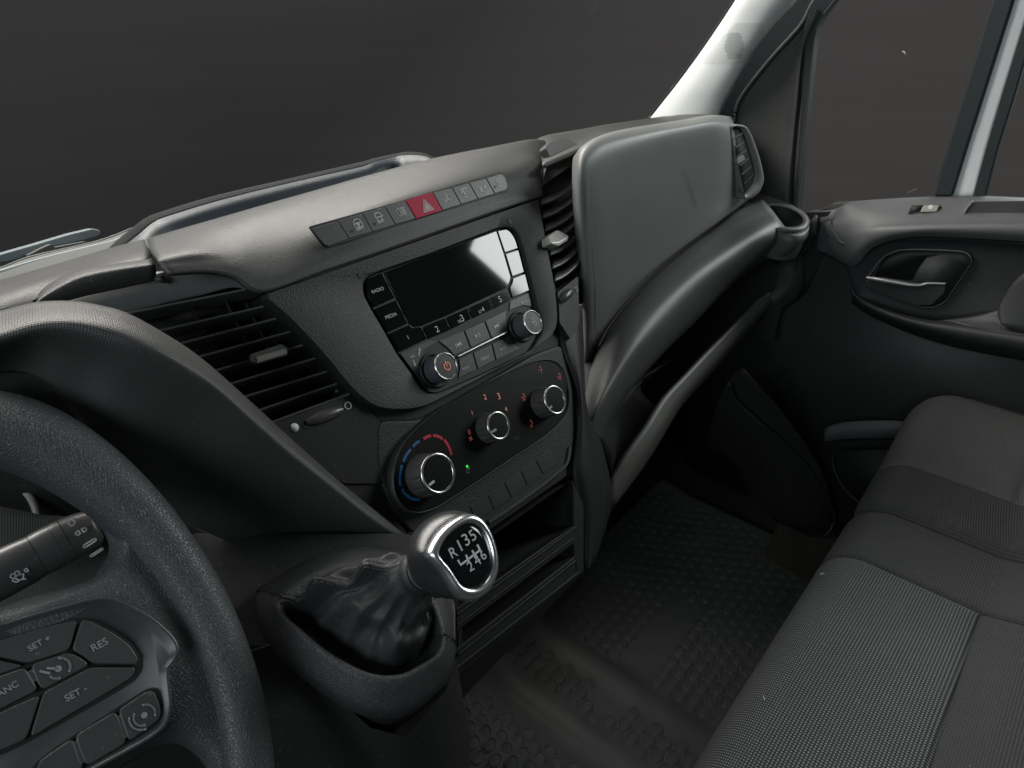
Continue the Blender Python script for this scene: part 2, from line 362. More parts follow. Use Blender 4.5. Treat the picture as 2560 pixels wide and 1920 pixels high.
patch('upper_console_panel', [[cone(V(x, y), e) for (x, y), e in zip(r, ee)] for r, ee in zip([top, r1, r2, r3, r4], ex)], 'dash', dash, 5, 5, .004)
# body of the console behind everything on its face
body = [(1165, 425)][:0]+[(566, 636), (1165, 425), (1180, 520), (1205, 640), (1240, 720), (1250, 900), (1262, 1000), (1246, 1030), (1225, 1030), (1060, 1146), (990, 1200), (885, 1178), (760, 1150), (640, 1040), (800, 1000), (860, 960), (780, 880), (700, 778), (625, 697)]
plate('console_body', [con(V(x, y), -.010) for x, y in body], CON.n, .05, 'body', dash, .002)
# fascia round the radio
fo = fil([con(p) for p in cp('V', [(567, 637), (1164, 429), (1184, 540), (1203, 640), (1207, 716), (1150, 757), (1010, 832), (905, 886), (815, 884), (764, 846), (703, 768), (627, 687)])], [.004, .003, .02, .02, .02, .02, .03, .022, .03, .03, .03, .02])
ro = cp('R', [(50, 300), (112, 220), (254, 168), (800, -20), (1514, -292), (1622, -322), (1700, -300), (1762, -205), (1815, -18), (1915, 378), (1955, 560), (2010, 720), (2010, 850), (1900, 1030), (1600, 1180), (1300, 1318), (1000, 1450), (850, 1512), (750, 1505), (680, 1440), (590, 1300), (430, 1085), (300, 855), (140, 580), (58, 425)])
ri = fil([con(p) for p in ro], .004, 3)
a_, b_ = resamp(fo, 160), resamp(ri, 160)
def align(a, b):
    best = min(range(len(b)), key=lambda s: sum((a[i]-b[(i+s) % len(b)]).length for i in range(0, len(a), 8)))
    return [b[(i+best) % len(b)] for i in range(len(b))]
b_ = align(a_, b_); nn = CON.n; cen = sum(b_, Vector())/len(b_)
def sh(l, k): c = sum(l, Vector())/len(l); return [c+(p-c)*k for p in l]
loft('radio_fascia', [[p-nn*.012 for p in a_], [p-nn*.002 for p in a_], [p for p in sh(a_, .992)], sh(b_, 1.035), [p-nn*.0012 for p in sh(b_, 1.012)], [p-nn*.010 for p in b_]], 'fascia', dash, sharp=40)
for i, p in enumerate([('N', 562, 1060), ('N', 1937, 566)]):
    plate('screw_hole', disc(con(p, .0006), CON, .0030, 20), nn, .001, 'gap', dash, .0002)
# switch strip
so = fil([con(p, .0004) for p in cp('N', [(82, 612), (900, 385), (1852, 104), (1900, 130), (1930, 250), (1918, 288), (1200, 512), (262, 806), (215, 790)])], [.002, 0, .003, .004, .003, .002, 0, .003, .003])
plate('switch_strip_surround', so, nn, .002, 'gap', dash, .0003)
Tt = [(100, 632), (350, 558), (575, 490), (783, 427), (975, 370), (1222, 297), (1402, 252), (1558, 208), (1715, 166), (1858, 120)]
Bb = [(258, 798), (455, 726), (672, 661), (882, 596), (1075, 540), (1315, 465), (1487, 411), (1643, 359), (1797, 313), (1913, 270)]
sw = []
for i in range(9):
    L = [Tt[i], Tt[i+1], Bb[i+1], Bb[i]]
    if i == 0: L = [Tt[0], Tt[1], Bb[1], (262, 796), (228, 785)]
    if i == 8: L = [Tt[8], (1852, 122), (1888, 150), (1918, 240), (1908, 274), Bb[8]]
    haz = i == 4
    lab = {0: 'blank switch with a slanted left end', 4: 'red hazard warning switch', 8: 'end switch with rounded right corner'}.get(i)
    L = inset(L, 2.0 if haz else 4.5)
    sw.append(plate('hazard_switch' if haz else 'switch_button', [con(('N', x, y), .0022 if haz else .0014) for x, y in L], nn, .003, 'red' if haz else 'button', dash, .0004, label=lab))
def ctr(p, h): return con(p, h)
H1 = .0014; S_ = .0052
symbol('symbol', ctr(('N', 532, 590), H1), CON, .0046, [arc(0, 0, 1, 0, 360, 20), [(-.95, .1), (0, .25), (.95, .1)], [(-.3, .1), (0, -.9), (.3, .1)]], 'print', sw[1], .0009, fills=[arc(0, 0, .3, 0, 330, 8)])
text('CITY', con(('N', 520, 655), H1), con(('N', 597, 634), H1), CON, 'print', sw[1], 1.0, .02)
symbol('symbol', ctr(('N', 725, 520), H1), CON, .0050, [[(-.9, .1), (-.6, .7), (.3, .7), (.7, .1), (.9, -.1), (-.9, -.1), (-.9, .1)], [(-.5, -.3), (-.7, -.6), (-.4, -.8), (-.6, -1.1)], [(.5, -.3), (.3, -.6), (.6, -.8), (.4, -1.1)]], 'print', sw[2], .0009)
text('OFF', con(('N', 722, 588), H1), con(('N', 776, 570), H1), CON, 'print', sw[2], 1, .015)
symbol('symbol', ctr(('N', 930, 478), H1), CON, .0052, [arc(-.45, 0, .55, 90, 270, 10, .7)+[(-.25, -.7), (-.15, 0), (-.25, .7), (-.45, .7)]]+[[(.1, y), (1.05, y+.1)] for y in (.5, 0, -.5)]+[[(.35, .8), (.5, .2), (.3, -.2), (.45, -.8)], [(.75, .8), (.9, .2), (.7, -.2), (.85, -.8)]], 'print', sw[3], .0007)
symbol('warning_triangle', ctr(('N', 1166, 424), .0022), CON, .0066, [[(-1, -.75), (1, -.75), (0, 1), (-1, -.75)], [(-.55, -.5), (.55, -.5), (0, .45), (-.55, -.5)], [(-.25, -.32), (.25, -.32), (0, .1), (-.25, -.32)]], 'white', sw[4], .0008)
symbol('symbol', ctr(('N', 1354, 350), H1), CON, .0050, [arc(.45, 0, .5, -90, 90, 10, .6)+[(.3, .6), (.3, -.6), (.45, -.6)]]+[[(.15, y), (-.35, y-.12)] for y in (.5, .1, -.3)]+[[(-.1, 1), (-.1, .7)]], 'print', sw[5], .0007, fills=[[(-.95, -.7), (-.45, -.7), (-.7, 0)]])
text('SET', con(('N', 1484, 308), H1), con(('N', 1546, 290), H1), CON, 'print', sw[6], 1, .02)
symbol('symbol', ctr(('N', 1530, 325), H1), CON, .0030, [[(-1, -.5), (.6, -.5)]+arc(.6, 0, .5, -90, 90, 8)+[(-.6, .5)], [(-.2, .9), (-.7, .5), (-.2, .1)]], 'print', sw[6], .0008)
symbol('symbol', ctr(('N', 1685, 268), H1), CON, .0050, [arc(0, .05, .5, -90, 90, 10, .6)+[(-.15, .65), (-.15, -.55), (0, -.55)]]+[[(-.3, y), (-.85, y)] for y in (.5, .2, -.1, -.4)]+[[(.2, -.7), (.2, -1)]], 'print', sw[7], .0007, fills=[[(.8, .8), (.6, .2), (.75, -.2), (.9, -.2), (1.0, .3)]])
symbol('symbol', ctr(('N', 1833, 210), H1), CON, .0050, [[(-.6, .8), (.6, .8), (.6, -.8), (-.6, -.8), (-.6, .8)], [(-.6, .2), (.6, .2)], [(-.1, .8), (-.1, .2)], [(-.3, -.3), (.3, -.3)], [(0, 0), (0, -.6)]], 'print', sw[8], .0008)
for i, p in ((1, ('N', 478, 655)), (2, ('N', 688, 590)), (8, ('N', 1797, 247))):
    ribbon('indicator_window', disc(con(p, H1), CON, .0014, 12), nn, .0004, 'gap', sw[i], 0, closed=True)

# lower fascia and blanks
lf = [(812, 905), (905, 905), (1150, 765), (1212, 742), (1240, 775), (1246, 860), (1243, 960), (1224, 1012), (1190, 1044), (1060, 1135), (960, 1200), (905, 1172), (852, 1112), (812, 1010)]
plate('lower_fascia', fil([con(V(x, y), -.0072) for x, y in lf], .012), nn, .02, 'fascia', dash, .004, seg=4)
ribbon('fascia_edge_bead', [con(p, -.0068) for p in cp('M', [(1120, 1680), (1300, 1560), (1500, 1420), (1700, 1275), (1850, 1150), (1935, 1060), (1965, 900)])], nn, .0035, 'dash', dash, h=.002)
T2 = [(810, 1598), (930, 1520), (1120, 1397), (1290, 1272), (1462, 1148), (1615, 1036), (1765, 908)]; B2 = [(850, 1790), (1000, 1672), (1186, 1552), (1366, 1428), (1528, 1298), (1690, 1182), (1838, 1090)]
plate('blank_strip_surround', [con(('M', x, y), -.0066) for x, y in [(800, 1600), (1768, 898), (1845, 1092), (850, 1800)]], nn, .002, 'gap', dash, .0002)
for i in range(6):
    plate('blank_switch', [con(('M', x, y), -.0058) for x, y in inset([T2[i], T2[i+1], B2[i+1], B2[i]], 6)], nn, .002, 'button2', dash, .0004)
# open trays under the lower fascia, framed by strips
def tray(L, dep):
    P = [con(V(x, y), -.007) for x, y in L]; c = sum(P, Vector())/len(P)
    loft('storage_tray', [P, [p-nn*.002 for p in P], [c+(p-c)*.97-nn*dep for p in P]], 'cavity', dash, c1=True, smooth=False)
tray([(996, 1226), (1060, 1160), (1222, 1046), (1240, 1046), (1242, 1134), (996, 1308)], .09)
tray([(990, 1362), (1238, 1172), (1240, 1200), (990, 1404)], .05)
def strip(L, h=-.006, bv=.0015, name='tray_frame'): return plate(name, [con(V(x, y), h) for x, y in L], nn, .012, 'body', dash, bv)
strip([(985, 1314), (1246, 1131), (1246, 1170), (985, 1366)]); strip([(985, 1402), (1246, 1198), (1252, 1243), (960, 1470)])
strip([(1238, 1036), (1262, 1035), (1262, 1236), (1241, 1246)]); strip([(880, 1150), (1000, 1110), (1000, 1420), (890, 1300)], -.008)
for a, b, t, h in (((985, 1328), (1242, 1139), .0022, -.0045), ((986, 1350), (1240, 1160), .0018, -.005), ((988, 1414), (1243, 1210), .0022, -.0045), ((975, 1450), (1250, 1236), .003, -.004)):
    box('tray_lip', con(V(*a), h), con(V(*b), h), nn, t, .004, 'fascia', dash, .0008)
# side of the console down to the footwell
yb = lambda p, y: aty(p, y)
patch('console_side_panel', [[con(V(1207, 660), -.016), con(V(1243, 660), -.018), con(V(1258, 660), -.03)], [con(V(1215, 740), -.006), con(V(1250, 740), -.006), con(V(1262, 760), -.02)], [con(V(1244, 840), -.004), con(V(1258, 850), 0), con(V(1268, 880), -.01)],
      [con(V(1246, 940), -.004), con(V(1264, 940), 0), con(V(1300, 960), -.01)], [con(V(1240, 1020), -.004), con(V(1270, 1030), 0), con(V(1322, 1065), -.01)], [con(V(1255, 1120), -.010), con(V(1280, 1120), -.004), con(V(1312, 1130), -.01)], [con(V(1262, 1230), -.010), con(V(1275, 1225), -.006), con(V(1285, 1215), -.01)]], 'body', dash, 4, 4, .01)
cb = [con(V(960, 1470), -.012), con(V(1252, 1243), -.012)]
mk('console_base', [cb[0]+X_*-.05, cb[1]+X_*.012, Vector((cb[1].x+.0, .50, .02)), Vector((cb[0].x-.05, .50, .02)), cb[0]+Y_*.2-X_*.05, cb[1]+Y_*.2+X_*.012, Vector((cb[1].x, .6, .02)), Vector((cb[0].x-.05, .6, .02))], [[3, 2, 1, 0], [1, 2, 6, 5], [4, 5, 6, 7], [0, 1, 5, 4], [0, 4, 7, 3], [2, 3, 7, 6]], 'cavity', dash, smooth=False)

# left vent
vo = [PV(p) for p in cp('A', [(560, 1005), (700, 935), (1300, 800), (1450, 855), (1620, 1000), (1810, 1210), (1960, 1400), (1560, 1590), (1300, 1440)])]
plate('vent_duct', [PV(p, -.028) for p in cp('A', [(380, 880), (900, 780), (1300, 760), (1480, 850), (1660, 990), (1850, 1200), (2000, 1440), (1500, 1640), (1150, 1480)])], PV.n, .004, 'cavity', dash, 0)
SL = [((705, 950), (1440, 802)), ((875, 1048), (1500, 903)), ((985, 1120), (1580, 966)), ((1085, 1195), (1650, 1040)), ((1180, 1270), (1710, 1116)), ((1265, 1343), (1775, 1190)), ((1350, 1413), (1835, 1264)), ((1437, 1485), (1885, 1332))]
dn = (PV.n*-.95-PV.ey*.30).normalized(); pu = PV.n.cross(PV.ex)
for i, (a, b) in enumerate(SL):
    A, B = PV(('A', *a), -.004), PV(('A', *b), -.004); A = A+(A-B)*.14
    mid = [p+dn*.011 for p in (A, B)]
    d = (B-A).normalized(); upv = d.cross(dn).normalized()
    if upv.z < 0: upv = -upv
    v = []
    for p in (A, B): v += [p, p+dn*.020, p+dn*.020-upv*.001, p-upv*.0020]
    mk('vent_slat', v, [[0, 4, 5, 1], [1, 5, 6, 2], [2, 6, 7, 3], [3, 7, 4, 0], [0, 1, 2, 3], [7, 6, 5, 4]], 'slat', dash, bevel=.0008, smooth=True)
for q in ((1120, 1090), (1300, 1050), (1420, 1080), (1560, 1250)):                    # cross vanes inside
    A = PV(('A', q[0]-60, q[1]-170), -.02); B = PV(('A', q[0]+190, q[1]+330), -.02)
    box('cross_vane', A, B, PV.n, .0012, .010, 'cavity', dash, 0)
t0, t1 = PV(('A', 1395, 1205), .002), PV(('A', 1585, 1150), .002)
tb = plate('vent_tab', fil([PV(p, .006) for p in cp('A', [(1385, 1185), (1560, 1125), (1598, 1150), (1590, 1190), (1420, 1240), (1388, 1225)])], .0015), PV.n, .016, 'slat', dash, .0014, seg=3)
plate('tab_inlay', [PV(p, .0068) for p in cp('A', [(1418, 1200), (1583, 1152), (1590, 1180), (1425, 1233)])], PV.n, .001, 'tab', tb, .0004)
box('vent_lower_lip', PV(('A', 1440, 1586), -.001), PV(('A', 1925, 1406), -.001), PV.n, .0022, .012, 'slat', dash, .0008)
lo = fil([con(p, -0.0080) for p in cp('A', [(1400, 1570), (1530, 1564), (1930, 1412), (2010, 1440), (2200, 1700), (2280, 1900), (1900, 1900), (1640, 1730)])], .004)
plate('vent_lower_trim', lo, CON.n, .012, 'body', dash, .002)
plate('thumbwheel_recess', fil([con(p, -0.0076) for p in cp('A', [(1672, 1560), (1700, 1530), (1880, 1465), (1905, 1480), (1900, 1512), (1700, 1600), (1675, 1590)])], .003), CON.n, .001, 'gap', dash, .0002)
wa, wb = con(('A', 1692, 1565), -0.0085), con(('A', 1890, 1492), -0.0085)
tube('vent_thumbwheel', [wa.lerp(wb, t) for t in (0, .2, .5, .8, 1)], [.0028, .0048, .0056, .0048, .0028], 'knob', dash, 16)
ribbon('open_mark', disc(con(('A', 1925, 1469), -0.0076), CON, .0030, 24), CON.n, .0007, 'print', dash, 0, closed=True)
plate('closed_mark', disc(con(('A', 1630, 1590), -0.0074), CON, .0036, 24), CON.n, .0006, 'white', dash, 0)
symbol('mark', con(('A', 1860, 1385), -0.0076), CON, .0022, [], 'dimprint', dash, fills=[[(-1, -.7), (1, -.7), (0, .8)]])

# dash left of the console hood: padded top, vent cover
def pe(p, e): v = PV(p)-CAM; return CAM+v*((v.y+e)/v.y)
patch('left_dash_pad', [[pe(p, e) for p, e in zip(cp('A', r), es)] for r, es in (
    ([(-120, 812), (0, 775), (300, 688), (590, 602), (795, 548)], [.10]*5), ([(-120, 850), (0, 812), (300, 722), (590, 636), (812, 582)], [.06]*5), ([(-120, 900), (0, 862), (250, 780), (500, 700), (828, 622)], [.030]*5),
    ([(-120, 960), (0, 930), (190, 880), (420, 745), (838, 668)], [.018]*5), ([(-120, 1040), (0, 1010), (200, 960), (460, 800), (845, 700)], [.016]*5))], 'dash', dash, 5, 5, .004)
patch('vent_surround', [[pe(p, e) for p, e in zip(cp('A', r), es)] for r, es in (
    ([(180, 905), (500, 820), (840, 735), (935, 720), (1100, 715), (1290, 745), (1455, 842)], [.016, .014, .012, .006, .004, .002, 0]), ([(200, 960), (520, 890), (850, 810), (960, 780), (1120, 765), (1300, 775), (1450, 850)], [.008, .008, .007, .005, .004, .003, .003]),
    ([(300, 1050), (560, 985), (850, 915), (1000, 880), (1140, 850), (1300, 815), (1445, 858)], [.004]*7))], 'slat', dash, 5, 5, .004)
cpv = cp('A', [(182, 898), (250, 812), (420, 725), (640, 680), (838, 652), (862, 690), (862, 775), (700, 815), (500, 858), (300, 900)])
patch('vent_cap', [[pe(p, e) for p, e in zip(cp('A', r), es)] for r, es in (
    ([(184, 896), (250, 812), (420, 725), (640, 684), (838, 656)], [.010]*5), ([(190, 905), (270, 845), (440, 760), (650, 715), (856, 685)], [-.004]*5), ([(200, 915), (300, 880), (460, 820), (660, 775), (864, 735)], [-.002]*5), ([(210, 925), (320, 905), (480, 862), (670, 822), (858, 780)], [.004]*5))], 'dash', dash, 5, 5, .004)
tube('cap_hinge_pin', [pe(('A', 862, 772), .002), pe(('A', 885, 768), 0), pe(('A', 912, 782), .002)], [.002, .003, .0022], 'dash', dash, 10)

# windscreen side tray behind the console
tr_top = cp('A', [(560, 640), (640, 560), (740, 478), (810, 428), (900, 393), (1200, 304), (1600, 212), (1991, 122)])+cp('B', [(560, 36), (690, 8), (760, -2), (860, 8), (930, 40)])
tr_in = cp('A', [(600, 650), (680, 590), (770, 520), (850, 455), (940, 418), (1230, 330), (1610, 236), (1991, 150)])+cp('B', [(560, 58), (690, 26), (770, 18), (860, 26), (940, 60)])
tr_bt = cp('A', [(640, 680), (760, 640), (900, 610), (1000, 580), (1100, 550), (1350, 470), (1650, 380), (2000, 290)])+cp('B', [(580, 230), (700, 180), (800, 160), (880, 140), (960, 120)])
yy = [.66, .68, .70, .71, .715]+[.72]*5+[.70, .68, .66]
patch('tray_rim', [[aty(p, y+.012) for p, y in zip(tr_top, yy)], [aty(p, y) for p, y in zip(tr_in, yy)]], 'rimdark', dash, 4, 3, .004)
patch('tray_wall', [[aty(p, y) for p, y in zip(tr_in, yy)], [aty(p, y-.02) for p, y in zip(tr_bt, yy)]], 'slate', dash, 4, 3, .004)

# dash top to the right of the console
tr1 = cp('G', [(200, 830), (290, 797), (480, 765), (640, 735), (870, 703), (1000, 683), (1100, 664), (1300, 648), (1400, 672)])
tr2 = cp('G', [(240, 900), (330, 860), (500, 822), (650, 775), (880, 735), (1000, 706), (1100, 684), (1300, 668), (1390, 700)])
tr3 = cp('G', [(250, 980), (370, 930), (520, 860), (660, 815), (880, 770), (1000, 740), (1100, 710), (1300, 700), (1380, 740)])
patch('right_dash_top', [[aty(p, .66) for p in tr1], [aty(p, .585) for p in tr2], [aty(p, .50) for p in tr3]], 'dash', dash, 5, 5, .004)
# right centre vent
PR = Plane(con(('I', 230, 600), -.010), (.17, -.84, .50), (.98, .19, 0))
plate('vent_duct', [PR(p, -.035) for p in cp('I', [(60, 240), (340, 150), (400, 1080), (200, 1120)])], PR.n, .004, 'cavity', dash, 0)
plate('vent_cap', fil([PR(p, -.004) for p in cp('I', [(150, 160), (180, 130), (270, 108), (345, 140), (300, 270), (130, 395), (150, 300), (185, 230)])], .004), PR.n, .01, 'dash', dash, .002, seg=3)
RS = [((122, 400), (312, 268)), ((132, 500), (315, 392)), ((146, 580), (322, 468)), ((160, 655), (326, 545)), ((172, 725), (330, 612)), ((186, 800), (336, 692)), ((200, 880), (342, 768)), ((214, 955), (346, 845))]
for a, b in RS[1:]:
    A0, B0 = ('I', a[0]-8, a[1]), ('I', b[0]+8, b[1]); rows = []
    for hh, dy in ((.0, 2), (-.003, -26), (-.016, -46)):
        rows.append([PR(('I', A0[1]+(B0[1]-A0[1])*t, A0[2]+(B0[2]-A0[2])*t+dy+math.sin(math.pi*t)*16), hh) for t in (0, .33, .66, 1)])
    patch('vent_slat', rows, 'slat', dash, 4, 3, .0016)
tb = plate('vent_tab', fil([PR(p, .012) for p in cp('I', [(172, 690), (225, 650), (285, 680), (288, 712), (232, 748), (180, 735)])], .002), PR.n, .016, 'tab', dash, .0014, seg=3)
ribbon('tab_edge', [PR(p, .0126) for p in cp('I', [(190, 728), (232, 724), (286, 690)])], PR.n, .0012, 'silver', tb, 3)
plate('vent_lower_trim', fil([PR(p, -.001) for p in cp('I', [(222, 1020), (345, 925), (352, 1200), (300, 1300), (235, 1200), (232, 1110)])], .003), PR.n, .014, 'fascia', dash, .0015)
plate('thumbwheel_recess', fil([PR(p, -.0004) for p in cp('I', [(232, 1045), (300, 992), (320, 1005), (318, 1035), (250, 1092), (234, 1088)])], .002), PR.n, .001, 'gap', dash, .0002)
tube('vent_thumbwheel', [PR(('I', 236, 1075), -.001), PR(('I', 262, 1050), .001), PR(('I', 290, 1025), .001), PR(('I', 310, 1012), -.001)], [.003, .0052, .0052, .003], 'knob', dash, 16)
ribbon('open_mark', disc(PR(('I', 335, 1003), -.0004), PR, .0030, 20, .62), PR.n, .0006, 'print', dash, 0, closed=True)

# glovebox lid
def gy(p, y): return aty(p, y)
gl_rows = [
 ([(330, 200), (360, 160), (440, 108), (560, 66), (760, 30), (960, -2), (1130, -30), (1250, -20)], .482),
 ([(312, 235), (352, 192), (440, 132), (570, 90), (770, 50), (970, 18), (1140, -6), (1262, 10)], .462),
 ([(308, 330), (350, 300), (440, 240), (580, 180), (780, 120), (980, 75), (1150, 50), (1290, 70)], .450),
 ([(312, 480), (355, 470), (450, 440), (600, 400), (800, 350), (1000, 310), (1180, 270), (1360, 200)], .446),
 ([(326, 700), (370, 690), (465, 660), (620, 600), (820, 540), (1020, 480), (1210, 420), (1420, 320)], .445),
 ([(345, 1000), (385, 960), (480, 900), (640, 820), (840, 720), (1040, 610), (1220, 510), (1415, 400)], .446),
 ([(358, 1250), (395, 1200), (480, 1110), (630, 1000), (830, 840), (1030, 700), (1210, 575), (1390, 440)], .450),
 ([(352, 1500), (385, 1400), (445, 1300), (560, 1130), (770, 915), (970, 750), (1160, 615), (1340, 490)], .456),
 ([(335, 1720), (360, 1700), (415, 1480), (520, 1235), (720, 990), (930, 800), (1130, 650), (1290, 530)], .466)]
G_ = [[gy(('I', x, y), yv+(.028, .005, 0, 0, 0, 0, 0, .004 if k else 0)[i]) for i, (x, y) in enumerate(r)] for k, (r, yv) in enumerate(gl_rows)]
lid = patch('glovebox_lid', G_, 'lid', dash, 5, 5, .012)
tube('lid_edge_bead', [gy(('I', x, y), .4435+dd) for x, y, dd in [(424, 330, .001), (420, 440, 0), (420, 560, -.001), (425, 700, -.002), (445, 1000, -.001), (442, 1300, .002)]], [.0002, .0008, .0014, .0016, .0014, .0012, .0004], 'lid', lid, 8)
ribbon('scratch', [gy(('I', x, y), .4432) for x, y in [(990, 285), (1020, 390), (1055, 510)]], Vector((0, -1, .1)), .0004, 'tab', lid, 3, .00015)
# vent at the passenger end
gv = .442
SV = Plane(gy(('I', 1330, 250), gv), (-.20, -.95, .10), (1, -.2, 0))
rim = [SV(p, .002) for p in cp('I', [(1235, 50), (1300, 28), (1350, 60), (1400, 180), (1432, 300), (1436, 370), (1400, 440), (1330, 470), (1312, 420), (1270, 240)])]
inn = [SV(p, .002) for p in cp('I', [(1243, 66), (1286, 44), (1322, 70), (1362, 180), (1392, 290), (1392, 350), (1372, 390), (1322, 444), (1300, 360), (1265, 200)])]
rl, il = spl(rim, 6, True), spl(inn, 6, True)
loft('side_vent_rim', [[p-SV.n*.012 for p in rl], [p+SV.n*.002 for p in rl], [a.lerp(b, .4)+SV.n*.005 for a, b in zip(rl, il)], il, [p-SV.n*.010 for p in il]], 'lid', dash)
plate('vent_duct', [p-SV.n*.0012 for p in il], SV.n, .003, 'cavity', dash, 0)
for i in range(6):
    t = i/5.6; a = SV(('I', 1254+74*t, 110+300*t), .001); b = SV(('I', 1310+72*t, 80+270*t), .001)
    box('vent_slat', a, b, SV.n, .0024, .006, 'door' if i < 5 else 'dash', dash, .0008)
plate('vent_tab', fil([SV(p, .006) for p in cp('I', [(1278, 236), (1325, 208), (1336, 232), (1292, 262)])], .001), SV.n, .006, 'tab', dash, .001)

# padded shelf under the lid, and its dark cavity
def cly(p, y):
    v = aty(p, y)                                                # the dash ends at the door
    return atx(p, 1.20+(v.x-1.20)*.12) if v.x > 1.20 else v
def row(c, L, ys): return [cly((c, x, y), v) for (x, y), v in zip(L, ys)]
sh_rows = [
 row('I', [(1440, 470), (1290, 535), (1130, 655), (930, 805), (720, 995), (520, 1240), (410, 1500), (352, 1720), (325, 1860)], [.430, .448, .456, .458, .456, .452, .446, .43, .41]),
 row('I', [(1500, 540), (1360, 600), (1180, 715), (990, 855), (780, 1045), (590, 1260), (455, 1500), (385, 1700), (350, 1880)], [.402, .417, .428, .43, .426, .42, .412, .40, .39]),
 row('I', [(1560, 620), (1430, 660), (1260, 760), (1060, 900), (860, 1090), (670, 1290), (520, 1510), (430, 1700), (372, 1890)], [.374, .387, .400, .405, .402, .396, .39, .38, .375]),
 row('I', [(1635, 720), (1500, 720), (1330, 805), (1130, 950), (940, 1140), (740, 1330), (585, 1520), (480, 1700), (400, 1900)], [.360, .374, .388, .394, .392, .386, .38, .372, .37]),
 row('I', [(1640, 860), (1530, 800), (1390, 850), (1210, 985), (1020, 1175), (820, 1370), (640, 1580), (520, 1740), (430, 1920)], [.372, .382, .394, .402, .400, .394, .386, .38, .38]),
 row('I', [(1600, 960), (1510, 835), (1400, 875), (1230, 1010), (1040, 1200), (840, 1395), (660, 1600), (540, 1760), (445, 1930)], [.40, .41, .42, .43, .43, .42, .41, .40, .40])]
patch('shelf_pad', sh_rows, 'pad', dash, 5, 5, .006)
# front bar of the shelf
bar0 = row('I', [(1470, 1040), (1440, 1045), (1200, 1290), (1000, 1500), (860, 1650)], [.42, .405, .39, .385, .38])+row('J', [(600, 270), (520, 385), (448, 500)], [.372, .37, .37])
bar1 = row('I', [(1490, 1070), (1475, 1075), (1270, 1310), (1075, 1520), (930, 1680)], [.415, .400, .385, .38, .375])+row('J', [(640, 300), (565, 415), (440, 605)], [.366, .364, .364])
bar2 = row('I', [(1490, 1100), (1470, 1120), (1290, 1340), (1100, 1550), (960, 1700)], [.43, .42, .405, .40, .395])+row('J', [(660, 320), (585, 440), (448, 620)], [.386, .384, .38])
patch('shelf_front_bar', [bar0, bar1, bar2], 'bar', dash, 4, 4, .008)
cav0 = row('I', [(1640, 860), (1500, 800), (1220, 980), (840, 1380), (560, 1700)], [.50]*5)
cav1 = row('I', [(1640, 1100), (1480, 1100), (1240, 1360), (1000, 1620), (700, 1950)], [.50]*5)
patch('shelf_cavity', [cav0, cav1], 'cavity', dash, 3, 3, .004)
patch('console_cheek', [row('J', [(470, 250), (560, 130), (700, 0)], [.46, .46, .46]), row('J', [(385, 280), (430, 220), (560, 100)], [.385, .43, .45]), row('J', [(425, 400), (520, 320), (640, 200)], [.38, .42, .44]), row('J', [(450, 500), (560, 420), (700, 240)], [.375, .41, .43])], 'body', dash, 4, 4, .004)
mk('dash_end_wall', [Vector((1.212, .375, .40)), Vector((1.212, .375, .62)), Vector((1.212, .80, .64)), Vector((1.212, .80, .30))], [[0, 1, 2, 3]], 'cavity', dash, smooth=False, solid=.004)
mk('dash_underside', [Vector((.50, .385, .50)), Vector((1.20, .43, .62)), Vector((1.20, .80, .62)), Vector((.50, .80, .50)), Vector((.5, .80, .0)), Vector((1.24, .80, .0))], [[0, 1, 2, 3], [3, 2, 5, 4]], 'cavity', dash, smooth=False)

# cup holder at the passenger end
cz = .645
cc = atz(('G', 1668, 1288), cz); CUP = Plane(cc, (-.12, -.10, .98), (1, 0, 0))
def cl(c0, rx, ry, k, n=40):   # ellipse read in picture, laid on the cup holder's top plane
    return [CUP(('G', c0[0]+rx*math.cos(a)*math.cos(.22)-ry*math.sin(a)*math.sin(.22), c0[1]+rx*math.cos(a)*math.sin(.22)+ry*math.sin(a)*math.cos(.22)), k) for a in [2*math.pi*i/n for i in range(n)]]
o3 = cl((1672, 1290), 166, 84, -.004); o2 = cl((1670, 1287), 150, 74, .002); o1 = cl((1668, 1284), 132, 58, 0); o0 = cl((1668, 1284), 128, 54, -.006)
deep = [cc+(p-cc)*.85-Z_*.052 for p in o0]
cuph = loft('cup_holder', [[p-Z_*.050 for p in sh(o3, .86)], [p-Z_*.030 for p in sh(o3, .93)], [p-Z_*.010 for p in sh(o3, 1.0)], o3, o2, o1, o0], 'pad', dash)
loft('cup_well', [o0, deep], 'cavity', cuph, c1=True)
cr_rows = [row('G', [(1430, 1140), (1550, 1142), (1650, 1180), (1760, 1230), (1820, 1290)], [.47, .455, .44, .42, .40]),
           row('G', [(1380, 1190), (1500, 1230), (1560, 1330), (1680, 1370), (1815, 1350)], [.455, .43, .405, .39, .385]),
           row('G', [(1330, 1270), (1420, 1300), (1520, 1345), (1640, 1385), (1760, 1420)], [.425, .415, .40, .388, .382]),
           row('G', [(1290, 1360), (1400, 1370), (1530, 1370), (1660, 1400), (1750, 1460)], [.405, .405, .400, .395, .392])]
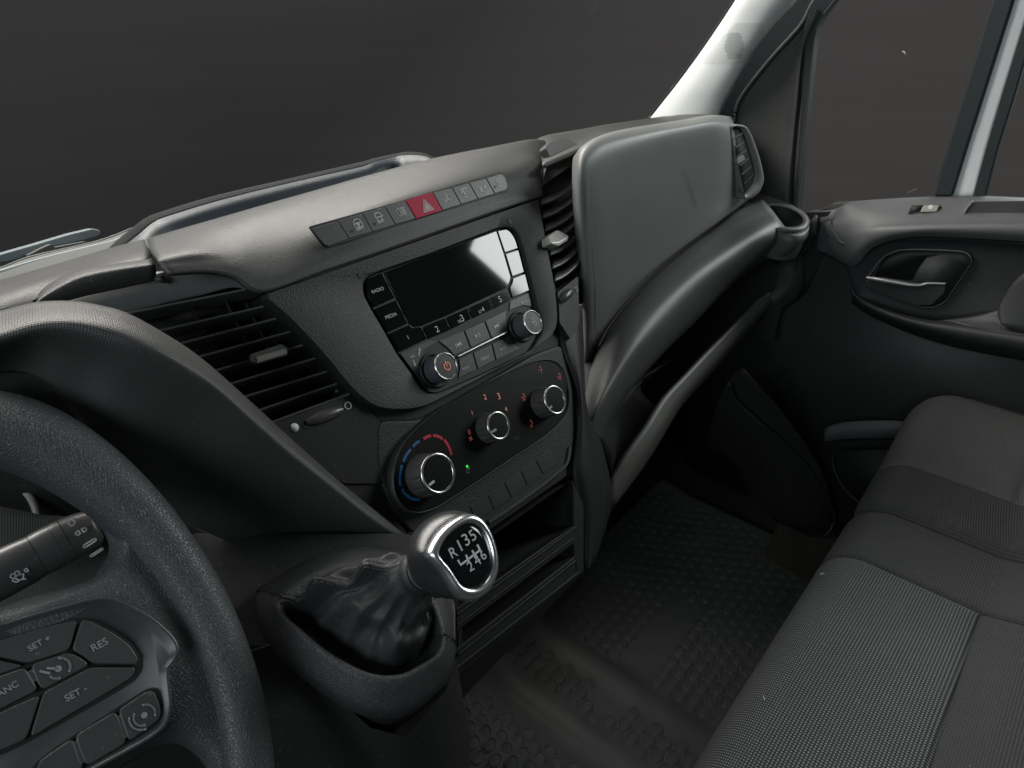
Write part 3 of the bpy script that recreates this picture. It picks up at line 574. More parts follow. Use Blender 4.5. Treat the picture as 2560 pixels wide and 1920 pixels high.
# top surround with a hole for the cup: a ring from the outline to the holder
so_ = [CUP(('G', x, y), -.003) for x, y in [(1425, 1148), (1550, 1142), (1650, 1180), (1750, 1222), (1815, 1270), (1838, 1330), (1815, 1380), (1760, 1402), (1690, 1390), (1600, 1345), (1520, 1290), (1440, 1220)]]
so_ = [Vector((min(p.x, 1.235), p.y, p.z)) for p in so_]
sa = resamp(spl(so_, 4, True), 80); sb = align(sa, resamp(o3, 80)[::-1] if newell([p-sa[0] for p in sa]).dot(newell([p-o3[0] for p in o3])) < 0 else resamp(o3, 80))
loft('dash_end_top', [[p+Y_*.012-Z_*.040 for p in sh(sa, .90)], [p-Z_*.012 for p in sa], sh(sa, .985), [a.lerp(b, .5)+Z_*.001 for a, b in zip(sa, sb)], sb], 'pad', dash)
patch('shelf_end_wall', [row('I', [(1470, 800), (1512, 850), (1520, 920), (1505, 990), (1465, 1060)], [.41, .415, .42, .415, .405]), row('I', [(1560, 745), (1600, 820), (1605, 920), (1575, 1010), (1490, 1090)], [.385, .385, .388, .39, .395]), row('I', [(1640, 735), (1668, 810), (1665, 920), (1620, 1030), (1500, 1120)], [.392, .395, .40, .405, .41]), row('I', [(1650, 730), (1690, 810), (1690, 930), (1640, 1060), (1500, 1150)], [.43, .43, .43, .43, .43])], 'dash', dash, 4, 4, .005)
patch('dash_end_cheek', [row('G', [(1750, 1425), (1790, 1410), (1825, 1380), (1840, 1330)], [.386, .378, .370, .368]), row('G', [(1755, 1520), (1800, 1500), (1840, 1450), (1870, 1400)], [.38, .372, .366, .37]), row('H', [(235, 1100), (250, 1000), (280, 960), (330, 900)], [.395, .39, .388, .385]), row('H', [(160, 1260), (220, 1250), (300, 1200), (380, 1150)], [.45, .45, .45, .45])], 'doordark', dash, 4, 4, .006)

# instrument hood
def pl_(p, t): return CAM+ray(p)*t
def A_(L, d, c='A'): return [CAM+(ray((c, x, y)).normalized())*dd*1.06 for (x, y), dd in zip(L, d)]
dD = [.500, .495, .485, .480, .475, .465, .470, .485, .520, .560]
s0 = A_([(-160, 985), (0, 945), (200, 896), (400, 890), (560, 915), (700, 955), (870, 1045), (1100, 1195), (1350, 1412), (1620, 1660)], [.53, .53, .525, .52, .515, .512, .512, .52, .53, .545])
s0b = A_([(1880, 1890), (2120, 2085), (2268, 2205)], [.56, .575, .59])
e0 = A_([(-160, 1090), (0, 1030), (200, 975), (400, 968), (600, 1005), (740, 1060), (920, 1150), (1150, 1300), (1380, 1500), (1600, 1700)], [.50, .50, .495, .49, .485, .483, .485, .495, .508, .525])
e0b = A_([(1860, 1920), (2090, 2110), (2240, 2215)], [.545, .565, .585])
f0 = A_([(-160, 1170), (0, 1110), (200, 1050), (400, 1045), (600, 1110), (760, 1180), (960, 1280), (1180, 1420), (1370, 1600), (1560, 1770)], [.492, .492, .487, .482, .479, .479, .484, .495, .508, .525])
f0b = A_([(1800, 1960), (2040, 2130), (2200, 2220)], [.545, .565, .585])
g0 = A_([(-160, 1260), (0, 1200), (180, 1160), (360, 1190), (500, 1260), (640, 1380), (800, 1500), (980, 1620), (1200, 1800), (1400, 1940)], [.51, .51, .505, .50, .50, .50, .505, .515, .53, .545])
g0b = A_([(1640, 2060), (1900, 2170), (2150, 2235)], [.56, .575, .59])
h0 = A_([(-160, 1340), (0, 1290), (150, 1300), (300, 1390), (400, 1500), (520, 1660), (680, 1800), (860, 1980), (1050, 2120), (1300, 2230)], [.53, .53, .525, .52, .52, .52, .525, .535, .55, .565])
h0b = A_([(1560, 2260), (1850, 2262), (2140, 2262)], [.575, .585, .595])
patch('instrument_hood', [s0+s0b, e0+e0b, f0+f0b, g0+g0b, h0+h0b], 'hoodtex', dash, 4, 6, .004)
i0 = A_([(-160, 1330), (0, 1285), (150, 1295), (300, 1385), (400, 1495), (520, 1655)], [.535]*6); i1 = A_([(-160, 2100), (0, 2100), (150, 2100), (300, 2100), (500, 2150), (700, 2200)], [.62]*6)
patch('instrument_recess', [i0, i1], 'doordark', dash, 3, 3, .004)
gd = CAM+ray(('T', -330, 420)).normalized()*.64
GP = Plane(gd, (CAM-gd), R)
lathe('instrument_dial_rim', gd, GP, [(.034, -.004), (.034, .003), (.037, .004), (.039, .003), (.040, -.004)], 'tab', dash, 48, c1=False)
patch('knee_panel', [A_([(560, 1840), (900, 2050), (1300, 2235), (1850, 2265), (2300, 2262)], [.55, .56, .585, .60, .60]), A_([(500, 2500), (900, 2500), (1300, 2480), (1850, 2440), (2300, 2400)], [.60, .60, .61, .62, .62])], 'body', dash, 4, 3, .004)

# ================================================================== RADIO
radio = thing('car_radio', 'glossy black car radio with dark display and two knurled knobs in the centre fascia', 'radio', tuple(con(('R', 1000, 700))))
hz = -.006
plate('radio_body', fil([con(p, hz) for p in ro], .004, 3), nn, .02, 'gap', radio, .0003)
def rp(c, L, h, r=.0012): return fil([con((c, x, y), h) for x, y in L], r, 4)
plate('display', rp('R', [(268, 182), (1508, -278), (1590, -28), (1668, 238), (1652, 292), (1618, 352), (960, 658), (690, 768), (602, 782), (550, 742), (412, 470)], hz+.0010, .0015), nn, .004, 'display', radio, .0005)
gb = [('RADIO', [(62, 300), (110, 237), (250, 184), (392, 462), (152, 572), (77, 430)]), ('MEDIA', [(157, 584), (402, 482), (538, 742), (314, 846)]), ('1', [(320, 857), (546, 756), (592, 790), (686, 784), (752, 912), (440, 1062)]),
      ('2', [(698, 780), (945, 681), (1010, 812), (766, 914)]), ('3', [(957, 675), (1190, 576), (1240, 690), (1022, 806)]), ('4', [(1203, 571), (1425, 470), (1463, 588), (1252, 688)]), ('5', [(1434, 464), (1626, 372), (1670, 482), (1476, 588)]),
      ('', [(1520, -280), (1616, -300), (1686, -278), (1740, -198), (1768, -90), (1604, -36)]), ('', [(1608, -26), (1774, -80), (1800, 0), (1836, 174), (1686, 230)]), ('6', [(1692, 242), (1842, 188), (1893, 373), (1690, 463), (1655, 352), (1684, 290)])]
rb = {}
for i, (s, L) in enumerate(gb):
    rb[i] = plate('radio_button', rp('R', inset(L, 4), hz+(.0012 if i != 9 else .0016), .0008), nn, .003, 'gloss', radio, .0005, label={7: 'top right preset button reflecting pale light', 8: 'right preset button under the top one'}.get(i))
def tx(s, a, b, par, h, mt='print', hs=1.0, c='R', pl=CON, bold=0): return text(s, pl((c, *a), h), pl((c, *b), h), pl, mt, par, hs, bold)
hb = hz+.0013
tx('RADIO', (137, 418), (265, 373), rb[0], hb); tx('MEDIA', (287, 702), (411, 655), rb[1], hb)
tx('1', (530, 926), (548, 918), rb[2], hb); tx('2', (848, 848), (880, 834), rb[3], hb); tx('3', (1127, 728), (1155, 716), rb[4], hb); tx('4', (1355, 620), (1380, 609), rb[5], hb); tx('5', (1546, 514), (1572, 503), rb[6], hb)
symbol('symbol', con(('R', 1098, 722), hb), CON, .0022, [[(-1, .5), (-.4, .5), (.4, -.5), (1, -.5)], [(-1, -.5), (-.4, -.5), (.4, .5), (1, .5)], [(.7, .85), (1.05, .5), (.7, .15)], [(.7, -.85), (1.05, -.5), (.7, -.15)]], 'print', rb[4], .0004)
symbol('symbol', con(('R', 1328, 615), hb), CON, .0020, [[(-.9, -.1), (-.9, .5), (.9, .5)], [(.9, .1), (.9, -.5), (-.9, -.5)], [(.6, .8), (.95, .5), (.6, .2)], [(-.6, -.8), (-.95, -.5), (-.6, -.2)]], 'print', rb[5], .0004)
mb = [('prev', [(872, 937), (1146, 827), (1218, 1018), (1040, 1098), (985, 1030)]), ('play', [(1158, 822), (1374, 722), (1446, 908), (1230, 1014)]), ('next', [(1386, 717), (1622, 600), (1612, 720), (1640, 830), (1458, 903)]),
      ('info', [(1095, 1135), (1244, 1074), (1296, 1252), (1090, 1350), (1105, 1230)]), ('menu', [(1254, 1070), (1456, 976), (1500, 1154), (1306, 1248)]), ('back', [(1466, 972), (1640, 885), (1700, 960), (1770, 1022), (1510, 1150)]),
      ('vol', [(445, 1078), (752, 935), (860, 938), (700, 1040), (640, 1200), (680, 1340), (720, 1440), (690, 1430), (600, 1290)]), ('tune', [(1660, 500), (1895, 392), (1925, 560), (1800, 545), (1650, 600)])]
rm = {}
for k, L in mb: rm[k] = plate('radio_button' if k not in ('vol', 'tune') else 'radio_trim', rp('R', inset(L, 3), hz+.0010, .0006), nn, .003, 'button2', radio, .0004)
hm = hz+.0011
tri = lambda x, s=1: [(x-.45*s, .6), (x+.45*s, 0), (x-.45*s, -.6)]
symbol('symbol', con(('R', 1088, 978), hm), CON, .0036, [[(-1.1, .6), (-1.1, -.6)]], 'print', rm['prev'], .0006, fills=[tri(-.45, -1), tri(.5, -1)])
symbol('symbol', con(('R', 1298, 876), hm), CON, .0034, [[(.35, .65), (.35, -.65)], [(.9, .65), (.9, -.65)]], 'print', rm['play'], .0006, fills=[tri(-.6)])
symbol('symbol', con(('R', 1508, 775), hm), CON, .0034, [[(1.1, .6), (1.1, -.6)]], 'print', rm['next'], .0006, fills=[tri(-.5), tri(.45)])
tx('INFO', (1136, 1270), (1210, 1236), rm['info'], hm); tx('MENU', (1342, 1162), (1428, 1122), rm['menu'], hm); tx('BACK', (1554, 1050), (1622, 1018), rm['back'], hm)
tx('VOL', (556, 1134), (610, 1112), rm['vol'], hm); tx('TUNE', (1828, 522), (1882, 500), rm['tune'], hm)
symbol('symbol', con(('R', 652, 1060), hm), CON, .0030, [[(-.7, -.9), (.6, .6)]], 'print', rm['vol'], .0010, fills=[[(1, 1), (0, .8), (.7, 0)]]); symbol('symbol', con(('R', 598, 1185), hm), CON, .0026, [[(.1, 1), (-.1, -.5)]], 'print', rm['vol'], .0010, fills=[[(-.2, -1.2), (.5, -.3), (-.6, -.3)]])
symbol('symbol', con(('R', 1795, 518), hm), CON, .0024, [[(.9, -.4), (-.3, .2)]], 'print', rm['tune'], .0008, fills=[[(-1, .5), (-.1, .8), (-.5, -.4)]])
box('silver_bar', con(('R', 1072, 1116), hz+.003), con(('R', 1624, 842), hz+.003), nn, .0023, .003, 'silver', radio, .0009)
def knob(par, c, capc, r, h, ringw, body, ring, flutes=0, base=None, lab=None, hbase=0, taper=.0, capmat='button2'):
    ctrc = CON((c, *capc), hbase+h); b0 = ctrc-nn*h
    prof_ = [(r+taper, 0), (r+taper, h*.12), (r+taper*.4, h*.72), (r+.0003, h*.93)]
    k = mk('knob_x', *lathe_geo(b0, [(r+taper, 0), (r+taper, h*.12), (r+taper*.4, h*.72), (r+.0003, h*.93)], 72, flutes), body, par, sharp=40, label=lab); k.name = 'knob'; WL[k.name] = WL[par.name]; uvgrid(k, 0, 0, [(r*2*math.pi*j/72, hh) for _, hh in prof_ for j in range(72)])
    lathe('knob_ring', b0, CON, [(r+.0004, h*.90), (r+.0006, h*.97), (r-.0001, h*1.02), (r-ringw*.6, h*1.03), (r-ringw, h*.98)], ring, k, 64, c1=False)
    lathe('knob_face', b0, CON, [(r-ringw*.9, h*.93), (r-ringw*1.1, h*.985), (r*.5, h*.99), (r*.05, h*.99)], capmat, k, 48, sharp=12)
    return k, ctrc
def lathe_geo(c, prof, n, fl):
    v = []; f = []
    for i, (r, h) in enumerate(prof):
        for j in range(n):
            a = 2*math.pi*j/n; rr = r
            if fl and 0 < i < 4:
                q = (j*fl/n) % 1; rr -= .0012*max(0, 1-abs(q-.5)/.09)
            v.append(c+(CON.ex*math.cos(a)+CON.ey*math.sin(a))*rr+CON.n*h)
    for i in range(len(prof)-1):
        for j in range(n): a = i*n+j; b = i*n+(j+1) % n; f.append([a, b, b+n, a+n])
    return v, f
kp, pc = knob(radio, 'R', (956, 1217), .0128, .020, .0010, 'knurl', 'silver', lab='left radio knob with orange power symbol', hbase=hz)
lathe('knob_skirt', pc-nn*.020, CON, [(.0175, -.001), (.0172, .0018), (.0155, .0024), (.014, .001)], 'gap', kp, 48, c1=False)
symbol('power_symbol', pc+nn*(-.0000)+CON.ex*.0006-CON.ey*.0004, CON, .0036, [arc(0, 0, 1, 120, 420, 20), [(0, .15), (0, 1.25)]], 'orange', kp, .0009)
kt, tc_ = knob(radio, 'R', (1917, 730), .0128, .020, .0009, 'knurl', 'silver', lab='right radio knob with a door and arrow symbol', hbase=hz)
lathe('knob_skirt', tc_-nn*.020, CON, [(.0175, -.001), (.0172, .0018), (.0155, .0024), (.014, .001)], 'gap', kt, 48, c1=False)
symbol('symbol', tc_+CON.ex*.0006, CON, .0036, [[(-.5, .4), (-.5, 1), (.6, 1), (.6, -1), (-.5, -1), (-.5, -.4)], [(-1, 0), (.1, 0)]], 'print', kt, .0006, fills=[[(-.2, .4), (.3, 0), (-.2, -.4)]])

# ================================================================== CLIMATE CONTROLS
clim = thing('climate_control_panel', 'black heater control panel with three silver-ringed knobs below the radio', 'control panel', tuple(con(('M', 1100, 700))))
co = cp('M', [(150, 1200), (165, 1080), (235, 900), (380, 720), (620, 520), (900, 375), (1250, 190), (1560, 40), (1720, 8), (1830, 40), (1900, 140), (1935, 300), (1940, 480), (1880, 620), (1700, 790), (1400, 990), (1000, 1260), (700, 1450), (560, 1530), (400, 1570), (280, 1530), (190, 1420), (155, 1300)])
hc = .0006
cs = spl([con(p, hc) for p in co], 4, True)
plate('panel_face', cs, nn, .010, 'climate', clim, .0008)
cs2 = sh(cs, 1.022); loft('panel_rim', [[p-nn*.010 for p in sh(cs2, 1.012)], [p+nn*.0010 for p in cs2], [p+nn*.0016 for p in sh(cs, 1.012)], [p-nn*.001 for p in sh(cs, 1.002)]], 'dark', clim)
k1, c1_ = knob(clim, 'M', (607, 1175), .0178, .023, .0023, 'knob', 'silver', 12, lab='large temperature knob with blue and red scale', hbase=hc, taper=.0022, capmat='climate')
k2, c2_ = knob(clim, 'M', (1232, 680), .0137, .017, .0019, 'knob', 'silver', 12, lab='middle fan speed knob', hbase=hc, taper=.0016, capmat='climate')
k3, c3_ = knob(clim, 'M', (1818, 412), .0151, .020, .0019, 'knob', 'silver', 12, lab='right air distribution knob', hbase=hc, taper=.0018, capmat='climate')
for k, a, b, hh, mt in ((k1, (510, 1298), (562, 1255), .023, 'print'), (k2, (1158, 748), (1205, 718), .017, 'tab'), (k3, (1748, 512), (1782, 478), .020, 'tab')):
    ribbon('pointer_mark', [CON(('M', *a), hc+hh), CON(('M', *b), hc+hh)], nn, .0021, mt, k, 0, .0003)
for L, mt in (([(408, 1446), (335, 1440), (262, 1392), (226, 1338)], 'bluearc'), ([(212, 1308), (204, 1225), (226, 1092)], 'bluearc'), ([(240, 1052), (272, 985), (318, 925)], 'bluearc'), ([(342, 900), (372, 864), (408, 840)], 'bluearc'),
              ([(450, 818), (488, 796), (526, 784)], 'redarc'), ([(548, 784), (600, 792), (648, 818)], 'redarc'), ([(664, 825), (712, 900), (740, 985)], 'redarc')):
    ribbon('temperature_scale', [con(('M', *q), hc) for q in L], nn, .0024 if mt == 'bluearc' else .0027, mt, clim, 5, .0004)
hd = hc+.0002
for s, a, b in (('0', (919, 776), (942, 768)), ('1', (952, 570), (968, 564)), ('2', (1082, 414), (1106, 406)), ('3', (1228, 410), (1251, 401)), ('4', (1300, 536), (1322, 528))): tx(s, a, b, clim, hd, 'redprint' if s == '0' else 'orange', c='M', hs=1.05)
symbol('fan_symbol', con(('M', 938, 816), hd), CON, .0022, [], 'redprint', clim, fills=[[(0, 0), (.4, .9), (1, .4)], [(0, 0), (.9, -.4), (.4, -1)], [(0, 0), (-.4, -.9), (-1, -.4)], [(0, 0), (-.9, .4), (-.4, 1)]])
for i, p in enumerate([(1665, 102), (1862, 172), (1492, 385), (1568, 660)]):
    st = [[(-.1, 1.0), (.1, .75)], [(.35, 1.1), (.55, -.1), (-.05, -.3), (-.25, -1.1)]]
    if i < 3: st.append([(-1, .2), (-.2, .2)])
    if i > 1: st.append([(-.9, -.9), (-.6, -.2)])
    if i == 1: st.append([(-1, -.5), (-.2, -.4)])
    symbol('airflow_symbol', con(('M', *p), hd), CON, .0034, st, 'redprint', clim, .0006)
tx('A/C', (1400, 836), (1452, 806), clim, hd, 'dimprint', c='M')
plate('indicator_lamp', disc(con(('M', 907, 1103), hd+.0006), CON, .0013, 16), nn, .001, 'green', clim, .0002)
symbol('recirculation_symbol', con(('M', 911, 1150), hd), CON, .0030, [[(.9, .5), (-.3, .5)]+arc(-.3, 0, .5, 90, 270, 8)+[(.3, -.5)]], 'tab', clim, .0005, fills=[[(.6, .9), (1.2, .5), (.6, .1)]])
# ================================================================== GEAR LEVER CONSOLE AND LEVER
tun = thing('gear_lever_console', 'low dark plastic console under the leather gaiter of the gear lever', 'console', (.2, .3, 0))
def tu(p, h=0): return TUN(p, h)
to = [(330, 1150), (890, 1150), (985, 1300), (985, 1425), (958, 1472), (848, 1556), (795, 1545), (700, 1480), (600, 1400), (300, 1390)]
plate('console_top', fil([tu(V(x, y), -.002) for x, y in to], .008), TUN.n, .03, 'tunnel', tun, .002, seg=3)
s1 = [tu(V(x, y), -.006) for x, y in [(985, 1420), (965, 1490), (875, 1592), (800, 1572), (700, 1482), (600, 1402), (300, 1392)]]
loft('console_side', [s1, [p+Vector((.004, -.006, -.10)) for p in s1], [p+Vector((.0, .01, -.53)) for p in s1]], 'tunnel', tun, closed=False)
box('console_joint', tu(('E', 60, 1095), 0), tu(('E', 200, 1052), 0), TUN.n, .0016, .0016, 'dash', tun, .0004)
lever = thing('gear_lever', 'leather gear lever with chrome-rimmed shift pattern badge rising from a wrinkled gaiter', 'gear lever', tuple(tu(V(790, 1330))))
ax = (R*.56+U*.34-F*.75).normalized()
kc = CAM+ray(('E', 1428, 500))*(.00029*.86406)        # face centre
sy = ax.cross(X_).normalized(); KP = Plane(kc, ax, (kb := (Plane(kc, ax, X_)(('E', 1530, 440))-Plane(kc, ax, X_)(('E', 1400, 530)))))
# gaiter: loops from the base on the console up to the collar
base = [(95, 745), (130, 700), (330, 560), (560, 455), (740, 428), (930, 445), (1090, 490), (1250, 620), (1335, 830), (1372, 1050), (1350, 1230), (1200, 1400), (1050, 1490), (880, 1500), (700, 1445), (450, 1280), (230, 1080), (120, 900)]
L0 = resamp(spl([tu(('E', x, y), .002) for x, y in base], 4, True), 96)
inner = [(240, 790), (300, 730), (440, 640), (560, 600), (700, 560), (880, 560), (1060, 620), (1180, 720), (1260, 860), (1290, 1010), (1260, 1110), (1150, 1180), (1040, 1235), (900, 1245), (760, 1205), (560, 1090), (400, 960), (280, 860)]
L2 = resamp(spl([tu(('E', x, y), .022) for x, y in inner], 4, True), 96)
cb_ = kc-ax*.062                                      # collar centre
pc0 = tu(V(790, 1345), -.005)
def colr(c, r, n=96, pl=None):
    pts = [c+((pl or KP).ex*math.cos(a)+(pl or KP).ey*math.sin(a))*r for a in [2*math.pi*i/n for i in range(n)]]
    return pts
Lc = colr(cb_, .0145)
def al2(a, b):
    if newell([p-a[0] for p in a]).dot(newell([p-b[0] for p in b])) < 0: b = b[::-1]
    return align(a, b)
# start the base loop where the collar angle matches the direction on screen
Lc = al2(L0, Lc); L2 = al2(L0, L2)
ca = sum(L0, Vector())/96
def off(loop, k): c = sum(loop, Vector())/len(loop); return c
loops = [[p-TUN.n*.006 for p in L0], L0, [p.lerp(q, .10)+TUN.n*.004 for p, q in zip(L0, L2)], [p.lerp(q, .50)+TUN.n*.003 for p, q in zip(L0, L2)], [p.lerp(q, .86)+TUN.n*.0028 for p, q in zip(L0, L2)]]
NR = 30
jl = min(range(96), key=lambda j: (L0[j]-tu(('E', 100, 740))).length)
def rg(q, w): return 1-2*abs(math.sin(q/2))**w
for k in range(NR+1):
    t = k/NR; lp = []
    for j in range(96):
        a = 2*math.pi*(j-jl)/96                              # 0 at the left corner seam
        wl = max(0, math.cos(a*.5))**2
        p = L2[j].lerp(Lc[j], t); mid = (ca+TUN.n*.02).lerp(cb_, t)
        out = (p-mid); L_ = out.length; out.normalize()
        env = math.sin(math.pi*min(1, t*1.04))**.6
        up_ = (out*.45+TUN.n*.9).normalized()
        # leather stacked in sharp-crested folds that fan out from the near side
        wave = rg(t*14.5+.8+2.0*math.sin(a*.9)+1.2*math.sin(2*a+.8)+.5*math.sin(5*a), 1.35)
        side = rg(4*a+2.2*t+1.0, 1.0)
        f_ = env*((.0028+.0074*wl*(1-.45*t))*wave+.0050*(1-t)*(1-wl)*side+.0016*rg(11*a-7*t, 1.3))
        sink = (.026-.019*wl**2)*math.exp(-((t-.16)/.12)**2)*min(1, t/.06)+.012*math.sin(math.pi*t)*(1-wl)
        tent = .006*math.exp(-(a/.35)**2)*math.sin(math.pi*t) if abs(a) < math.pi else .006*math.exp(-((2*math.pi-abs(a))/.35)**2)*math.sin(math.pi*t)
        lp.append(p+up_*f_-TUN.n*(sink-tent)-out*.16*L_*math.sin(math.pi*t)*(1-wl))
    loops.append(lp)
loops.append([c+ax*.006 for c in colr(cb_, .0143)] and [p+ax*.008 for p in Lc])
gait = loft('gaiter', loops, 'gaiter', lever, sub=1)
def gline(j, k0, k1, sidew=.0011, lift=.0006):
    P = [loops[k][j % 96] for k in range(k0, k1)]; return P
def stitch(pa, nrm, off_, par, n=26):
    P = spl(pa, 4); N_ = len(P); v = []; f = []
    for i in range(n):
        a = i/n*(N_-1); i0 = int(a); p = P[i0]; q = P[min(i0+2, N_-1)]; d = (q-p)
        if d.length < 1e-5: continue
        d.normalize(); s = nrm.cross(d).normalized(); c = p+s*off_+nrm*.0007; k = len(v); e = d*.0011; w_ = s*.0003
        v += [c-e-w_, c+e-w_, c+e+w_, c-e+w_, c-e-w_-nrm*.0008, c+e-w_-nrm*.0008, c+e+w_-nrm*.0008, c-e+w_-nrm*.0008]
        f += [[k, k+1, k+2, k+3], [k, k+4, k+5, k+1], [k+3, k+2, k+6, k+7]]
    mk('stitching', v, f, 'thread', par, smooth=False)
def near(pt, lp): return min(range(96), key=lambda j: (lp[j]-pt).length)
for pp in ((105, 735), (1370, 1045)):
    j = near(tu(('E', *pp)), L0); path = [loops[k][j] for k in range(1, NR+3)]
    tube('seam', [p+TUN.n*.0002 for p in path], .0007, 'gaiter', gait, 6, 2)
    stitch(path, TUN.n, .0026, gait, 34); stitch(path, TUN.n, -.0026, gait, 34)
lathe('gaiter_collar', cb_+ax*.004, KP, [(.0150, -.004), (.0158, .0), (.0156, .004), (.0140, .006)], 'gaiter', lever, c1=False)
lathe('chrome_collar', cb_+ax*.008, KP, [(.0128, 0), (.0136, .0015), (.0136, .0045), (.0125, .006)], 'chrome', lever, c1=False)
# knob: egg head whose section grows into the badge outline
bd = [(1262, 468), (1300, 385), (1360, 325), (1440, 283), (1510, 300), (1560, 370), (1592, 470), (1594, 560), (1560, 640), (1500, 688), (1440, 692), (1390, 660), (1330, 570), (1280, 510)]
bpts = resamp(spl([KP(('E', x, y)) for x, y in bd], 5, True), 80)
bc = sum(bpts, Vector())/80
def ring_at(h, k, rnd, rad):
    c = bc+ax*h+(U*.0035-R*.0035)*max(0, min(1, -h/.012)) * (1 if h > -.03 else max(0, 1-(-h-.03)/.02)); circ = al3([c+(KP.ex*math.cos(a)+KP.ey*math.sin(a))*rad for a in [2*math.pi*i/80 for i in range(80)]])
    return [(c+(p-bc)*k).lerp(q, rnd) for p, q in zip(bpts, circ)]
def al3(b):
    if newell([p-bpts[0] for p in bpts]).dot(newell([p-b[0] for p in b])) < 0: b = b[::-1]
    return align(bpts, b)
shf = (kc-bc); shf -= ax*shf.dot(ax)
prof = [(-.058, 0, 1, .0125), (-.052, 0, 1, .0150), (-.044, 0, 1, .0165), (-.036, 0, .95, .0210), (-.028, 1.1, .85, .0250), (-.020, 1.34, .7, .0277), (-.012, 1.42, .5, .0285), (-.006, 1.40, .3, .0278), (-.002, 1.34, .1, .0262), (.0, 1.2, 0, .024)]
kl = []
for h, k, rn, rd in prof: kl.append(ring_at(h, max(k, .2), rn, rd))
kn = loft('knob', kl, 'knobhide', lever, sub=1)
loft('knob_ring', [[p+ax*h for p in [bc+(q-bc)*k for q in bpts]] for k, h in ((1.37, -.0030), (1.35, .0002), (1.25, .0036), (1.10, .0044), (1.0, .0026), (.99, .0005))], 'chrome', kn, sub=1)
bl = [bc+(q-bc)*k for k in () for q in bpts]
loft('badge', [[bc+ax*h+(q-bc)*k for q in bpts] for k, h in ((1.01, .0008), (1.0, .0020), (.8, .0026), (.5, .0031), (.2, .0033))], 'gloss', kn, c1=True)
hb_ = .0034
for s, a, b in (('R', (1352, 502), (1392, 480)), ('1', (1402, 460), (1432, 442)), ('3', (1442, 424), (1472, 404)), ('5', (1484, 392), (1512, 372)), ('2', (1466, 588), (1496, 570)), ('4', (1510, 552), (1542, 530)), ('6', (1550, 514), (1576, 494))):
    text(s, KP(('E', *a), hb_), KP(('E', *b), hb_), KP, 'print', kn, .95, .0)
pe_ = lambda x, y: KP(('E', x, y), hb_)
for L in ([(1392, 510), (1408, 542), (1536, 444)], [(1442, 478), (1464, 532)], [(1482, 448), (1504, 500)], [(1514, 412), (1540, 462)]):
    ribbon('shift_pattern', [pe_(*q) for q in L], ax, .0011, 'white', kn, 0, .0003)
tube('knob_lock', [kc-ax*.060+U*-.012+R*.006, kc-ax*.056+U*-.015+R*.012], .004, 'gap', lever, 10, 0)

# ================================================================== STEERING WHEEL
wo = CAM+ray(V(500, 1450))*.00025
WP = Plane(wo, (0, -.70, .714), (1, 0, 0))
wheel = thing('steering_wheel', 'black leather steering wheel with cruise control buttons on its right spoke', 'steering wheel', tuple(WP(V(-400, 1500))))
cl_ = [(-420, 905), (-200, 900), (-60, 915), (60, 945), (170, 1005), (275, 1090), (362, 1190), (432, 1300), (488, 1430), (522, 1560), (535, 1700), (520, 1850), (470, 2000)]
rd = [.020, .021, .0225, .023, .0215, .0190, .0172, .0162, .0158, .0158, .0158, .0158, .0158]
tube('rim', [WP(V(x, y), -.006) for x, y in cl_], rd, 'leather', wheel, 28, 7, up=WP.n, sub=1)
def wp(c, x, y, h=0): return WP((c, x, y), h)
# leather that flows from the rim over the spoke, with the two openings left free
sp = [
 [wp('D', -60, 1000, -.010), wp('D', 120, 930, -.006), wp('D', 300, 880, -.006), wp('D', 400, 835, -.008), wp('D', 462, 740, -.010), wp('D', 450, 665, -.012), wp('D', 400, 600, -.012)],
 [wp('D', -60, 1020, .001), wp('D', 120, 965, .004), wp('D', 310, 905, .004), wp('D', 430, 860, .002), wp('D', 520, 770, -.001), wp('D', 530, 660, .001), wp('D', 510, 560, .006)],
 [wp('D', -60, 1090, .003), wp('D', 120, 1010, .007), wp('D', 330, 940, .006), wp('D', 470, 900, .003), wp('D', 580, 820, .000), wp('D', 600, 720, .001), wp('D', 600, 620, .006)],
 [wp('D', -60, 1200, .002), wp('D', 140, 1120, .004), wp('D', 360, 1040, .004), wp('D', 560, 1000, .003), wp('D', 680, 940, .000), wp('D', 720, 860, .001), wp('D', 700, 760, .006)],
 [wp('D', -60, 1400, .000), wp('D', 200, 1300, .001), wp('D', 420, 1220, .002), wp('D', 640, 1150, .002), wp('D', 790, 1110, .000), wp('D', 840, 1050, .002), wp('D', 830, 970, .007)],
 [wp('D', -60, 1600, .000), wp('D', 200, 1500, .001), wp('D', 440, 1400, .001), wp('D', 690, 1330, .001), wp('D', 860, 1290, .000), wp('D', 940, 1260, .002), wp('D', 960, 1200, .007)],
 [wp('D', -60, 1800, .000), wp('D', 200, 1700, .000), wp('D', 460, 1560, .000), wp('D', 680, 1480, .000), wp('D', 880, 1450, .000), wp('D', 990, 1420, .001), wp('D', 1040, 1380, .006)],
 [wp('D', -60, 1900, -.004), wp('D', 200, 1760, -.004), wp('D', 460, 1630, -.005), wp('D', 700, 1520, -.006), wp('D', 860, 1560, -.004), wp('D', 980, 1640, .000), wp('D', 1060, 1600, .005)],
 [wp('D', -60, 1960, -.016), wp('D', 200, 1830, -.016), wp('D', 460, 1690, -.016), wp('D', 700, 1560, -.016), wp('D', 830, 1600, -.014), wp('D', 930, 1720, -.006), wp('D', 1040, 1760, .004)]]
patch('spoke', sp, 'leather', wheel, 6, 6, .010)
